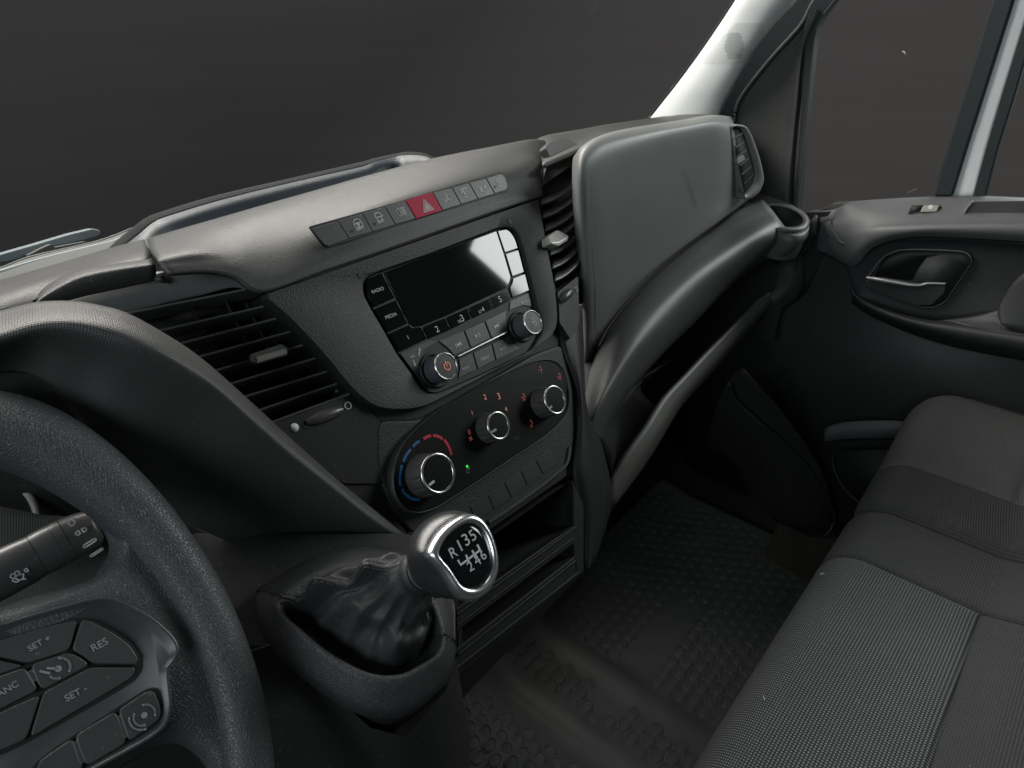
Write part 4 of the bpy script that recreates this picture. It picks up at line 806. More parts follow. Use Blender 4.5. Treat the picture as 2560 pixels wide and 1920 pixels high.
# smooth trim round the buttons
tro = cp('L', [(-300, 590), (0, 492), (300, 400), (600, 318), (780, 283), (900, 300), (1050, 370), (1180, 445), (1310, 560), (1372, 650), (1375, 720), (1340, 780), (1300, 830), (1312, 1000), (1322, 1130), (1290, 1260), (1200, 1350), (1000, 1470), (760, 1600), (300, 1850), (-300, 1900)])
tl = resamp(spl([WP(p, .006) for p in tro], 4, True), 120)
loft('button_trim', [[p-WP.n*.008 for p in sh(tl, 1.0)], tl, [p+WP.n*.0035 for p in sh(tl, .985)], [p+WP.n*.003 for p in sh(tl, .955)], [p-WP.n*.001 for p in sh(tl, .90)]], 'spoke', wheel, c1=True)
def wb_(L, h=.0085, r=.003, d=4, name='cruise_button', lab=None, mt='button'):
    return plate(name, fil([WP(('L', x, y), h) for x, y in inset(L, d)], r, 4), WP.n, .006, mt, wheel, .0008, label=lab)
gapp = plate('button_well', fil([WP(('L', x, y), .0062) for x, y in [(-200, 670), (0, 612), (300, 520), (560, 448), (680, 448), (880, 545), (1010, 640), (1085, 750), (1085, 850), (1030, 930), (800, 1070), (210, 1400), (0, 1500), (-200, 1500)]], .01), WP.n, .003, 'gap', wheel, .0004)
b1 = wb_([(-200, 685), (0, 618), (300, 525), (600, 458), (535, 690), (215, 795), (0, 745), (-200, 700)], lab='upper cruise button marked SET plus')
b2 = wb_([(622, 460), (690, 462), (880, 560), (1000, 650), (1065, 750), (1060, 805), (710, 800), (640, 740), (548, 690)], lab='cruise button marked RES')
b3 = wb_([(232, 800), (540, 705), (620, 745), (695, 805), (330, 1000), (285, 950)], lab='centre cruise button with a dial symbol')
b4 = wb_([(700, 820), (1055, 822), (1020, 900), (880, 990), (225, 1370), (330, 1015)], lab='lower cruise button marked SET minus')
b5 = wb_([(-200, 960), (195, 820), (240, 900), (300, 995), (0, 1150), (-200, 1240)], lab='cruise button marked CANC')
b6 = wb_([(-200, 710), (0, 768), (190, 812), (0, 880), (-200, 940)], .0080)
b7 = wb_([(-200, 1260), (0, 1165), (315, 1030), (205, 1380), (0, 1470), (-200, 1470)])
w2 = plate('button_well', fil([WP(('L', x, y), .0062) for x, y in [(270, 1560), (420, 1440), (1130, 985), (1200, 985), (1245, 1100), (1262, 1190), (1230, 1250), (700, 1600), (300, 1850), (200, 1700)]], .006), WP.n, .003, 'gap', wheel, .0004)
b8 = wb_([(905, 1150), (1140, 998), (1190, 1010), (1235, 1120), (1240, 1200), (1210, 1240), (990, 1400), (950, 1290)], lab='speed limiter button at the end of the lower row')
b9 = wb_([(575, 1345), (890, 1158), (925, 1230), (975, 1405), (665, 1590), (600, 1450)])
b10 = wb_([(300, 1540), (560, 1362), (590, 1470), (650, 1600), (400, 1740), (230, 1740)])
def wt(s, a, b, par): return text(s, WP(('L', *a), .0086), WP(('L', *b), .0086), WP, 'dimwhite', par, 1.0, .015)
wt('SET +', (228, 705), (392, 612), b1); wt('RES', (716, 705), (835, 640), b2); wt('SET -', (510, 1090), (672, 1000), b4); wt('CANC', (-60, 1088), (148, 962), b5)
symbol('symbol', WP(('L', 448, 835), .0086), WP, .0055, [arc(0, 0, 1, 60, -50, 10), arc(0, 0, .9, 250, 200, 6), [(0, 0), (-.7, .6)], [(-1.3, .7), (-.8, .1)]], 'dimwhite', b3, .0012, fills=[arc(0, 0, .32, 0, 330, 8)])
symbol('symbol', WP(('L', 1108, 1192), .0086), WP, .0055, [arc(0, 0, 1, 70, -40, 10), arc(-.1, 0, .9, 250, 130, 10), arc(-.1, 0, 1.3, 250, 150, 10)], 'dimwhite', b8, .0011, fills=[arc(0, 0, .32, 0, 330, 8)])
for a, b in (((212, 815), (290, 960)), ((893, 1165), (972, 1400)), ((566, 1355), (645, 1592))):
    box('button_spring_clip', WP(('L', a[0]+14, a[1]+36), .0075), WP(('L', b[0]-8, b[1]-30), .0075), WP.n, .0028, .0016, 'spoke', wheel, .0005)

# ================================================================== WIPER STALK
SP_ = Plane(WP(V(100, 1160), -.05), (CAM-WP(V(100, 1160), -.05)), R)
stalk = thing('wiper_stalk', 'black wiper stalk with white wash and speed symbols seen through the steering wheel', 'stalk', tuple(SP_(V(60, 1200))))
def sk(x, y, h=0): return SP_(('T', x, y), h)
a0, a1 = sk(-520, 1370), sk(1290, 640)
dr = (a1-a0).normalized()
stations = [(-520, 1380, 520), (-100, 1180, 525), (300, 990, 520), (560, 860, 505)]
def stp(L, rr): return [sk(x, y) for x, y in L]
px1 = (sk(1000, 0)-sk(0, 0)).length/1000
tube('stalk_arm', [sk(-520, 1350), sk(-150, 1160), sk(250, 960), sk(520, 818)], [px1*400, px1*392, px1*384, px1*360], 'knob', stalk, 36, 5, flat=.7, up=SP_.n)
tube('stalk_ring', [sk(528, 814), sk(660, 745), sk(800, 672)], [px1*366, px1*372, px1*372], 'knob', stalk, 36, 4, flat=.7, up=SP_.n)
tube('stalk_ring', [sk(808, 668), sk(870, 635), sk(932, 603)], [px1*372, px1*370, px1*366], 'knob', stalk, 36, 4, flat=.7, up=SP_.n)
cpn = tube('stalk_cap', [sk(940, 598), sk(1080, 530), sk(1220, 470), sk(1320, 430), sk(1350, 415)], [px1*366, px1*352, px1*330, px1*280, px1*150], 'knob', stalk, 36, 5, flat=.7, up=SP_.n)
lift = px1*372*.74
Z9 = (CAM-sk(600, 700)).normalized()
rt = math.atan2(-(sk(1300, 600)-sk(1160, 690)).dot(SP_.ey)*-1, (sk(1300, 600)-sk(1160, 690)).dot(SP_.ex))
def sks(x, y, h, sz, st, par, wd=.0009, fl=()): symbol('symbol', SP_(('T', x, y), h), SP_, sz, st, 'white', par, wd, fl, rt)
sks(1240, 650, lift*.98, px1*100, [arc(.8, 0, .22, -90, 90, 6)+arc(-.8, 0, .22, 90, 270, 6)+[(.8, -.22)]], cpn)
sks(1335, 780, lift*.86, px1*105, [arc(.85, 0, .14, -90, 90, 6)+arc(-.85, 0, .14, 90, 270, 6)+[(.85, -.14)]], cpn, .0006)
sks(1160, 468, lift*1.02, px1*38, [[(-.6, .8), (-.6, -.8), (.1, -.8)]+arc(.1, 0, .8, -90, 90, 6)+[(-.6, .8)]], cpn); sks(1078, 512, lift*1.02, px1*38, [[(.6, .8), (.6, -.8), (-.1, -.8)]+arc(-.1, 0, .8, 270, 90, 6)+[(.6, .8)]], cpn)
sks(990, 372, lift*.9, px1*44, [arc(0, 0, 1, 130, 410, 12)], cpn)
sks(250, 1160, lift*.95, px1*95, [arc(.2, -.9, 1.55, 55, 125, 10)+[(-.3, -.2), (.7, -.2), (1.1, .36)], [(.1, -.2), (-.2, .55)], [(.1, -.1), (.9, -.5)], arc(-.2, 1.0, .36, 0, 360, 10), arc(.45, 1.0, .36, 0, 360, 10), [(1.5, .4), (1.5, .9), (1.9, .9), (1.9, .4), (1.5, .4)]], bpy.data.objects['stalk_arm'], .0007)
patch('steering_column_shroud', [[SP_(('T', x, y), -.05) for x, y in r] for r in ([(-300, 100), (200, 180), (600, 260), (1000, 300), (1500, 500)], [(-300, 700), (200, 700), (600, 700), (1000, 800), (1500, 900)], [(-300, 2000), (200, 2000), (600, 2000), (1000, 1900), (1500, 1700)])], 'hoodtex', stalk, 4, 4, .003)

# ================================================================== PILLAR, SEALS, DOOR
pil = thing('windscreen_pillar', 'pale grey windscreen pillar cover with a perforated speaker grille', 'pillar', (1.2, .6, .7))
pL = cp('G', [(1470, -120), (1395, 0), (1290, 160), (1180, 320), (1055, 490), (975, 592), (880, 712)]); pM = cp('G', [(1540, -120), (1460, 10), (1370, 160), (1265, 330), (1150, 500), (1080, 600), (1000, 720)])
pM2 = cp('G', [(1680, -110), (1600, 20), (1500, 170), (1390, 340), (1280, 510), (1220, 610), (1160, 730)]); pR2 = cp('G', [(1800, -120), (1715, 10), (1590, 170), (1470, 340), (1370, 510), (1310, 620), (1270, 740)]); pR = cp('G', [(1850, -120), (1760, 0), (1630, 150), (1500, 310), (1400, 480), (1330, 600), (1290, 740)])
xs = [1.13, 1.14, 1.155, 1.165, 1.18, 1.19, 1.20]
rows_ = [[atx(p, x+.045) for p, x in zip(pL, xs)], [atx(p, x+.012) for p, x in zip(pM, xs)], [atx(p, x) for p, x in zip(pM2, xs)], [atx(p, x+.012) for p, x in zip(pR2, xs)], [atx(p, x+.035) for p, x in zip(pR, xs)]]
def ext(L, d=.30):
    v = L[0]-L[1]; n_ = 4; return [L[0]+v*i for i in range(n_, 0, -1)]+list(L)      # the trim runs on up out of the frame
rows_ = [ext(q) for q in rows_]
patch('pillar_cover', rows_, 'pillar', pil, 5, 5, .004)
def hexin(x, y): return abs(x-1388) < 62-abs(y-272)*.36 and abs(y-272) < 76
v1, f1, v2, f2 = [], [], [], []
def inpoly(x, y, P):
    r = False
    for i in range(len(P)):
        (x1, y1), (x2, y2) = P[i-1], P[i]
        if (y1 > y) != (y2 > y) and x < (x2-x1)*(y-y1)/(y2-y1)+x1: r = not r
    return r
GPoly = [(1395, 135), (1560, 135), (1572, 180), (1500, 290), (1440, 372), (1380, 384), (1205, 384), (1215, 340), (1300, 240)]
from mathutils.bvhtree import BVHTree
pcv = bpy.data.objects['pillar_cover']; bv = BVHTree.FromPolygons([v.co+WL['pillar_cover'] for v in pcv.data.vertices], [list(p.vertices) for p in pcv.data.polygons])
j = 0
y = 140.0
while y < 382:
    x = 1200+(j % 2)*5.5
    while x < 1575:
        if inpoly(x, y, GPoly):
            d = ray(('G', x, y)).normalized(); h = bv.ray_cast(CAM, d)
            if h[0] is not None:
                n_ = h[1] if h[1].dot(d) < 0 else -h[1]; c = h[0]+n_*.0006; e1 = n_.cross(Z_).normalized(); e2 = n_.cross(e1); hx = hexin(x, y); r = .00125 if hx else .00085
                (v_, f_) = (v2, f2) if hx else (v1, f1); k = len(v_)
                v_ += [c+(e1*math.cos(a)+e2*math.sin(a))*r for a in [math.pi*q/3 for q in range(6)]]; f_.append(list(range(k, k+6)))
        x += 11
    y += 8.2; j += 1
M['hole'] = mat('grille_hole_shadow', (.34, .36, .35), .8); M['hole2'] = mat('grille_speaker_hole', (.20, .22, .22), .8)
gr = mk('speaker_grille', v1, f1, 'hole', pil, smooth=False); gr['kind'] = 'stuff'
gr = mk('speaker_grille', v2, f2, 'hole2', pil, smooth=False); gr['kind'] = 'stuff'
ws = thing('windscreen', 'large clear windscreen in front of the dashboard', 'windscreen', (.4, .95, .7))
mk('pane', [Vector((-1.2, .90, .80)), Vector((1.17, .90, .72)), Vector((1.10, .25, 1.35)), Vector((-1.2, .30, 1.40))], [[0, 1, 2, 3]], 'glass', ws, smooth=False)
tube('rubber_seal', ext([atx(p, x+.05) for p, x in zip(cp('G', [(1463, -120), (1388, 0), (1283, 160), (1172, 320), (1047, 490), (968, 592), (880, 700)]), xs)]), .0022, 'seal', ws, 8)
patch('glass_edge', [[aty(p, .70) for p in cp('G', [(880, 700), (930, 650), (985, 570), (1035, 500), (1060, 480)])], [aty(p, .70) for p in cp('G', [(900, 705), (960, 640), (1000, 580), (1050, 510), (1075, 485)])]], 'cowl', ws, 3, 2, .002)

door = thing('passenger_door', 'dark grey passenger door with armrest, silver inner handle and window switch', 'door', (1.22, .2, 0))
DX = 1.24; DN = Vector((-1, 0, 0))
def dx_(c, L, x=DX): return [atx((c, a, b), x) for a, b in L]
# strip between pillar and door, lit bead
up1 = (atx(('G', 1780, -100), 1.235)-atx(('G', 1640, 120), 1.235)).normalized()*.25
plate('frame_seal', [atx(('G', 1780, -100), 1.235)+up1]+dx_('G', [(1640, 120), (1500, 300), (1400, 470), (1330, 600), (1290, 700), (1400, 720), (1400, 640), (1460, 525), (1600, 352), (1780, 152)], 1.235)+[atx(('G', 1950, -100), 1.235)+up1], DN, .02, 'seal', door, .002)
tube('frame_bead', dx_('G', [(1950, -110), (1850, 20), (1780, 150), (1600, 352), (1462, 525), (1405, 620), (1385, 720)], 1.232), .0030, 'cowl', door, 10, 5)
patch('mirror_corner_trim', [dx_('G', [(1860, 60), (1700, 240), (1560, 410), (1440, 560), (1380, 720), (1380, 1000)], 1.240), dx_('G', [(1870, 60), (1760, 240), (1670, 410), (1600, 600), (1560, 800), (1520, 1200)], 1.244), dx_('G', [(1880, 60), (1790, 240), (1745, 410), (1715, 600), (1690, 800), (1640, 1250)], 1.238),
   dx_('G', [(1884, 60), (1800, 240), (1775, 410), (1755, 600), (1735, 800), (1690, 1270)], 1.222), dx_('G', [(1888, 60), (1812, 240), (1795, 410), (1785, 600), (1765, 800), (1730, 1290)], 1.240)], 'quarter', door, 5, 5, .004)
fr_o = [(1900, 20), (1812, 160), (1800, 300), (1790, 600), (1770, 900), (1735, 1230)]; fr_i = [(2060, -100), (1985, 0), (1915, 90), (1873, 170), (1852, 300), (1822, 600), (1792, 900), (1760, 1235)]
plate('window_frame', [atx(('G', 1860, -100), 1.229)+up1, atx(('G', 1860, -100), 1.229)]+dx_('G', [(1850, 0), (1800, 150), (1795, 300), (1785, 600), (1765, 900), (1725, 1240), (1762, 1240)]+fr_i[::-1][1:], 1.229)+[atx(('G', 2060, -100), 1.229)+up1], DN, .025, 'seal', door, .003)
tube('frame_edge', dx_('G', fr_i, 1.229), .0016, 'quarter', door, 8, 5)
# rear window pillar of the door and the body pillar behind it
up2 = (atx(('H', 1155, -60), 1.245)-atx(('H', 1010, 400), 1.245)).normalized()*.3
plate('window_frame', [atx(('H', 1060, -60), 1.245)+up2, atx(('H', 1155, -60), 1.245)+up2]+dx_('H', [(1118, 60), (1010, 400), (940, 620), (880, 815), (800, 815), (850, 640), (960, 280)], 1.245), DN, .02, 'seal', door, .004)
bp_ = thing('door_pillar', 'pale grey body pillar strip behind the passenger door window', 'pillar', (1.3, 0, .7))
patch('pillar_cover', [ext(dx_('H', [(1135, -60), (1105, 60), (1000, 400), (930, 620), (874, 830)], 1.2565)), ext(dx_('H', [(1170, -60), (1145, 60), (1040, 400), (968, 620), (920, 830)], 1.2535)), ext(dx_('H', [(1225, -60), (1190, 60), (1085, 400), (1020, 620), (965, 830)], 1.2550))], 'pillar2', bp_, 5, 4, .006)
plate('rubber_seal', [atx(('H', 1280, -60), 1.252)+up2, atx(('H', 1225, -60), 1.252)+up2]+dx_('H', [(1188, 60), (1083, 400), (1018, 620), (960, 830), (1015, 830), (1070, 620), (1140, 400), (1240, 60)], 1.252), DN, .02, 'seal', bp_, .003)
# glass
pn = mk('window_pane', dx_('H', [(230, 900), (300, -60), (1120, -60), (830, 830)], 1.250), [[0, 1, 2, 3]], 'glass', door, smooth=False)
tube('dust_speck', dx_('H', [(672, 212), (680, 216), (686, 226)], 1.249), [.0004, .0011, .0004], 'white', pn, 6, 3)
tube('grass_blade', dx_('H', [(695, 800), (712, 792), (736, 782)], 1.247), .0005, 'cowl', door, 5, 3); tube('grass_blade', dx_('H', [(838, 655), (828, 700), (808, 738)], 1.247), .0005, 'cowl', door, 5, 3)
# top of the door and its face
ur = [
 ([(285, 130+0), (480, 0), (0, 0)], 0)]
def du(L, x): return [atx(('U', a, b), v) for (a, b), v in zip(L, x if isinstance(x, (list, tuple)) else [x]*len(L))]+([atx(('U', *L[-1]), x[-1] if isinstance(x, (list, tuple)) else x)+Vector((0, -dd, dd*.03)) for dd in (.05, .11, .20, .32)] if L[-1][0] == 2300 else [])
R0 = du([(372, 262), (480, 248), (640, 225), (760, 180), (980, 160), (1300, 142), (1750, 130), (2300, 152)], 1.252)
R1 = du([(400, 285), (500, 285), (600, 290), (700, 215), (860, 192), (1200, 170), (1750, 152), (2300, 168)], [1.25, 1.245, 1.238, 1.236, 1.236, 1.236, 1.236, 1.236])
R2 = du([(400, 320), (480, 325), (600, 345), (760, 300), (920, 270), (1240, 260), (1740, 255), (2300, 260)], [1.245, 1.235, 1.222, 1.215, 1.212, 1.21, 1.21, 1.21])
R3 = du([(400, 360), (480, 370), (620, 430), (800, 390), (980, 360), (1300, 345), (1740, 340), (2300, 345)], [1.242, 1.23, 1.212, 1.200, 1.193, 1.19, 1.19, 1.19])
R4 = du([(400, 420), (500, 440), (660, 520), (800, 480), (980, 410), (1300, 385), (1740, 375), (2300, 380)], [1.242, 1.228, 1.208, 1.19, 1.182, 1.18, 1.18, 1.18])
R5 = du([(400, 480), (520, 520), (700, 640), (800, 590), (960, 490), (1280, 430), (1740, 430), (2300, 460)], [1.242, 1.228, 1.208, 1.188, 1.180, 1.178, 1.178, 1.178])
R6 = du([(400, 560), (560, 620), (740, 720), (820, 690), (950, 560), (1240, 480), (1740, 490), (2300, 530)], [1.242, 1.23, 1.212, 1.197, 1.190, 1.188, 1.188, 1.188])
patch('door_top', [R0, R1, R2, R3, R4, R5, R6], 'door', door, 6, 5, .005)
plate('hinge_gap', [atx(('U', x, y), 1.222) for x, y in [(372, 272), (590, 262), (560, 300), (400, 322)]], DN, .002, 'cavity', door, .0004)
tube('corner_bead', du([(592, 322), (588, 370), (620, 440), (665, 510), (710, 532)], [1.222, 1.218, 1.212, 1.206, 1.203]), [.001, .0022, .0026, .0022, .001], 'door', door, 8)
plate('door_base_panel', [atx(('V', x, y), 1.250) for x, y in [(1722, 478), (1800, 440), (2260, 432)]]+[Vector((1.25, -.42, .72)), Vector((1.25, -.42, -.01)), Vector((1.25, .75, -.01)), Vector((1.25, .75, .60))], DN, .02, 'doordark', door, 0)
q0_ = du([(700, 640), (800, 600), (960, 500), (1240, 485), (1740, 495), (2300, 540)], 1.205); q1_ = du([(770, 900), (880, 720), (1080, 600), (1300, 560), (1740, 570), (2300, 620)], 1.212)
q2_ = du([(780, 960), (880, 860), (1100, 850), (1400, 900), (1740, 900), (2300, 900)], 1.214); q3_ = du([(790, 980), (900, 1010), (1150, 1110), (1470, 1170), (1750, 1160), (2300, 1060)], 1.210)
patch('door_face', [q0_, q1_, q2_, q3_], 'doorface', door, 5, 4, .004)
patch('armrest_swoosh', [du([(760, 890), (860, 985), (1060, 1075), (1350, 1150), (1650, 1180), (2300, 1270)], [1.208, 1.205, 1.20, 1.195, 1.19, 1.19]), du([(770, 925), (860, 1005), (1080, 1100), (1360, 1180), (1700, 1235), (2300, 1325)], [1.200, 1.192, 1.182, 1.175, 1.17, 1.168]),
   du([(765, 960), (860, 1050), (1100, 1165), (1380, 1250), (1720, 1330), (2300, 1430)], [1.200, 1.192, 1.182, 1.176, 1.172, 1.17]), du([(760, 1020), (900, 1120), (1160, 1240), (1440, 1340), (1760, 1420), (2300, 1520)], [1.225, 1.22, 1.215, 1.21, 1.205, 1.205])], 'doorface', door, 5, 4, .004)
patch('armrest_pocket', [du([(1470, 1165), (1750, 1130), (1960, 1080), (2300, 950)], [1.195]*4), du([(1650, 1195), (1900, 1190), (2020, 1200), (2300, 1200)], [1.184]*4), du([(1800, 1240), (2000, 1265), (2150, 1285), (2300, 1310)], [1.172]*4)], 'doorface', door, 4, 4, .003)
patch('grab_recess', [du([(2010, 980), (2100, 850), (2200, 760), (2320, 680)], 1.188), du([(1970, 1100), (2080, 1040), (2200, 1000), (2320, 960)], 1.180), du([(2000, 1200), (2080, 1235), (2190, 1270), (2320, 1300)], 1.172)], 'doordark', door, 4, 4, .003)
# armrest tray
tro_ = fil(du([(1690, 300), (1700, 280), (1765, 178), (2320, 170), (2320, 322), (1720, 320)], 1.2055), .004)
plate('tray_recess', tro_, DN+Z_*.6, .002, 'quarter', door, .0005)
tube('tray_lip', du([(1765, 178), (1715, 240), (1688, 300), (1720, 322), (2000, 322), (2320, 338)], 1.2045), .0018, 'lid', door, 8)
# window switch
swp = Plane(atx(('U', 1365, 240), 1.210), (-1, -.05, .62), (0, -1, .1))
def us(x, y, h=0): return swp(('U', x, y), h)
wsb = plate('window_switch_surround', fil([us(x, y, .001) for x, y in [(1255, 208), (1500, 203), (1470, 272), (1225, 274)]], .002), swp.n, .004, 'quarter', door, .0006)
plate('switch_recess', [us(x, y, .0014) for x, y in [(1262, 214), (1352, 208), (1322, 264), (1236, 270)]], swp.n, .001, 'cavity', wsb, 0)
rk = plate('switch_rocker', fil([us(x, y, .004) for x, y in [(1358, 208), (1490, 206), (1465, 262), (1330, 264)]], .002), swp.n, .005, 'tab', wsb, .001)
plate('window_symbol', disc(us(1415, 224, .0045), swp, .0035, 16), swp.n, .0006, 'white', rk, .0002)
# inner handle
ho = fil(du([(870, 880), (940, 790), (1010, 650), (1090, 595), (1200, 570), (1700, 590), (1755, 620), (1770, 680), (1540, 1020), (1440, 1065), (1330, 1060), (1050, 960), (890, 905)], 1.2045), .003)
hl = resamp(ho, 100); hs_ = sh(hl, .965)
loft('handle_bezel', [[p+X_*.006 for p in hl], hl, [p-X_*.001 for p in sh(hl, .98)], hs_, [p+X_*.008 for p in sh(hl, .955)]], 'doorface', door, sub=0)
plate('handle_recess', [p+X_*.004 for p in hs_], DN, .002, 'doordark', door, 0)
tube('handle_bezel_highlight', du([(900, 800), (1010, 655), (1090, 605), (1200, 578), (1500, 582), (1690, 598), (1750, 640)], 1.203), .0012, 'door', door, 8)
plate('handle_cup', fil(du([(930, 800), (1010, 680), (1100, 615), (1500, 615), (1380, 640), (1320, 720), (1260, 830)], 1.2075), .003), DN, .001, 'cavity', door, 0)
plate('handle_paddle', fil(du([(870, 830), (1240, 880), (1540, 870), (1530, 940), (1420, 1040), (1300, 1045), (1000, 940), (880, 890)], 1.202), .003), DN, .006, 'doorface', door, .002)
tube('door_handle', du([(885, 812), (1000, 830), (1130, 850), (1240, 868), (1330, 872), (1400, 858), (1540, 860)], [1.198, 1.196, 1.196, 1.197, 1.199, 1.2, 1.202]), [.003, .0046, .0046, .004, .003, .0024, .0020], 'handle', door, 12, 5)
# lower pocket
patch('door_pocket_lip', [row('K', [(590, 330), (700, 315), (900, 320), (1000, 330)], [.22, .2, .15, .12]) if 0 else [atx(('K', x, y), 1.19) for x, y in [(560, 340), (640, 318), (800, 312), (960, 320)]], [atx(('K', x, y), 1.185) for x, y in [(560, 370), (640, 360), (800, 355), (960, 360)]], [atx(('K', x, y), 1.20) for x, y in [(560, 400), (640, 388), (800, 385), (960, 388)]]], 'door', door, 4, 4, .004)
tube('pocket_edge', [atx(('K', x, y), 1.18) for x, y in [(600, 435), (592, 480), (620, 550), (670, 610), (720, 645)]], .0022, 'doordark', door, 8)
plate('pocket_opening', [atx(('K', x, y), 1.195) for x, y in [(610, 430), (860, 425), (900, 700), (720, 640), (650, 580), (605, 500)]], DN, .003, 'cavity', door, 0)

# wiper and scuttle outside on the left
wip = thing('windscreen_wiper', 'grey windscreen wiper parked at the foot of the windscreen on the left', 'wiper', (.2, .95, .75))
def ay(c, L, y): return [aty((c, a, b), y) for a, b in L]
plate('wiper_blade', fil(ay('A', [(-60, 650), (0, 632), (200, 575), (385, 520), (520, 488), (556, 500), (560, 520), (540, 535), (400, 575), (300, 600), (180, 640), (60, 672), (-60, 690)], .98), .004), (0, -1, .2), .02, 'wiper', wip, .004)
plate('wiper_bracket', fil(ay('A', [(150, 640), (250, 590), (290, 575), (300, 595), (480, 560), (520, 575), (370, 610), (200, 645)], .965), .003), (0, -1, .2), .012, 'cowl', wip, .002)
sc = thing('scuttle_panel', 'grey ledge along the foot of the windscreen below the wiper', 'panel', (.2, .9, .7))
patch('ledge', [ay('A', [(-160, 745), (0, 702), (150, 645), (350, 598), (560, 548), (760, 472)], .93), ay('A', [(-160, 760), (0, 722), (160, 665), (370, 610), (580, 562), (740, 500)], .92), ay('A', [(-160, 800), (0, 760), (200, 700), (400, 640), (600, 590), (700, 560)], .85), ay('A', [(-160, 830), (0, 800), (200, 740), (420, 680), (620, 620), (700, 600)], .80)], 'cowl', sc, 5, 4, .004)
tube('ledge_bead', ay('A', [(-160, 775), (0, 735), (180, 680), (390, 625), (600, 575), (720, 530)], .90), .0035, 'wiper', sc, 8)

# ================================================================== FLOOR, MAT, FOOTWELL
def struct(o): o['kind'] = 'structure'; return o
struct(mk('cab_floor', [Vector((-.9, -.9, 0)), Vector((1.27, -.9, 0)), Vector((1.27, .9, 0)), Vector((-.9, .9, 0))], [[0, 1, 2, 3]], 'carpet', None, smooth=False))
N_ = 60; fw = []
def toe(y): return .0 if y < .42 else .30*(y-.42)**1.0*1.2
struct(mk('footwell_bulkhead', [Vector((-.4, .50, .0)), Vector((1.26, .50, .0)), Vector((1.26, .78, .22)), Vector((-.4, .78, .22)), Vector((1.26, .785, .60)), Vector((-.4, .785, .60))], [[0, 1, 2, 3], [3, 2, 4, 5]], 'carpet', None, smooth=False, solid=.01))
mat_ = thing('floor_mat', 'black rubber floor mat covered in rows of oval studs', 'floor mat', (.75, .25, 0))
NX, NY = 70, 50; vv = []; ff = []
def mh(x, y):
    h = .012
    h += .030*max(0, min(1, (.50-x)/.06))             # step up to the tunnel side
    h += .16*max(0, y-.46)                            # toe board
    h += .011*math.exp(-((x-.665)/.018)**2)*(1 if y > .3 else .6)    # soft rib
    h -= .0105*math.exp(-((x-.53)/.014)**2); h += .006*math.exp(-((x-.56)/.012)**2)
    return h
X0, X1, Y0, Y1 = .20, 1.16, -.35, .56
for i in range(NX+1):
    for j in range(NY+1): x = X0+(X1-X0)*i/NX; y = Y0+(Y1-Y0)*j/NY; vv.append(Vector((x, y, mh(x, y))))
for i in range(NX):
    for j in range(NY): a = i*(NY+1)+j; ff.append([a, a+NY+1, a+NY+2, a+1])
mk('mat_sheet', vv, ff, 'rubber', mat_, solid=.006)
# one stud: a low ring with a dished middle; copies share its mesh
def stud_mesh():
    n = 12; v = []; f = []
    for r, h in ((1.13, -.0010), (1.09, .0012), (.99, .0013), (.96, .0), (.87, .0), (.84, .0014), (.78, .0015)):
        for j in range(n):
            a = 2*math.pi*(j+.5)/n; q = 1-.07*math.cos(6*a); v.append((math.cos(a)*r*.0118*q, math.sin(a)*r*.0088*q, h))
    for i in range(6):
        for j in range(n): a = i*n+j; b = i*n+(j+1) % n; f.append((a, b, b+n, a+n))
    f.append(tuple(6*n+j for j in range(n)))
    me = bpy.data.meshes.new('stud'); me.from_pydata(v, [], f); me.materials.append(M['rubber']); me.polygons.foreach_set('use_smooth', [True]*len(me.polygons)); return me, v, f
sm_, sv, sf = stud_mesh(); spots = []
dxs, dys = .0245, .0205
for j in range(int((Y1-Y0)/dys)):
    for i in range(int((X1-X0)/dxs)):
        x = X0+.015+i*dxs+(j % 2)*dxs*.5; y = Y0+.02+j*dys
        if x > 1.14 or abs(x-.665) < .026 or -.032 < x-.53 < .052: continue
        if .30 < y < .36 and x > .60 and x < .90: continue
        p = Vector((x, y, mh(x, y))); d = p-CAM; z = d.dot(F)
        if z < .05: continue
        u_, w_ = pr(p)
        if not (-60 < u_ < 2620 and -60 < w_ < 1990): continue
        if y < .09: continue
        vis = (x > .42)
        spots.append((0 if vis else 1, z, p))
spots.sort(key=lambda s: (s[0], s[1])); v = []; f = []
for k, (_, z, p) in enumerate(spots):
    if k < 290:
        o = bpy.data.objects.new('stud', sm_); col.objects.link(o); o.parent = mat_; o.location = p-WL[mat_.name]; o.rotation_euler = (0, 0, R_(12))
    else:
        b = len(v); v += [p+Vector(q) for q in sv]; f += [[b+i for i in q] for q in sf]
if v: o = mk('stud', v, f, 'rubber', mat_); o['kind'] = 'stuff'
# wheel arch hump and trim, worn flap
patch('wheel_arch_cover', [[atz(('K', x, y), z) for (x, y), z in zip(L, zz)] for L, zz in (
    ([(100, 420), (200, 480), (300, 640), (370, 700)], [.20, .16, .08, .02]), ([(140, 260), (300, 420), (420, 600), (480, 740)], [.34, .25, .14, .03]), ([(200, 150), (360, 320), (500, 520), (570, 740)], [.42, .33, .20, .03]), ([(240, 120), (420, 320), (560, 540), (600, 720)], [.45, .34, .19, .02]))], 'carpet', thing('wheel_arch', 'dark carpeted wheel arch hump in the passenger footwell beside the door', 'wheel arch', (1.1, .3, 0)), 5, 5, .006)
tube('trim_edge', [atz(('K', x, y), z) for x, y, z in [(190, 170, .42), (215, 230, .38), (320, 330, .33), (430, 420, .27), (520, 530, .20), (575, 620, .12), (598, 690, .06), (575, 745, .03), (530, 765, .02), (470, 750, .02), (400, 712, .02)]], .0035, 'seal', bpy.data.objects['wheel_arch'], 8)
fl = thing('floor_flap', 'small worn brownish floor flap with one hole at the door end of the mat', 'flap', tuple(atz(('K', 450, 830), .02)))
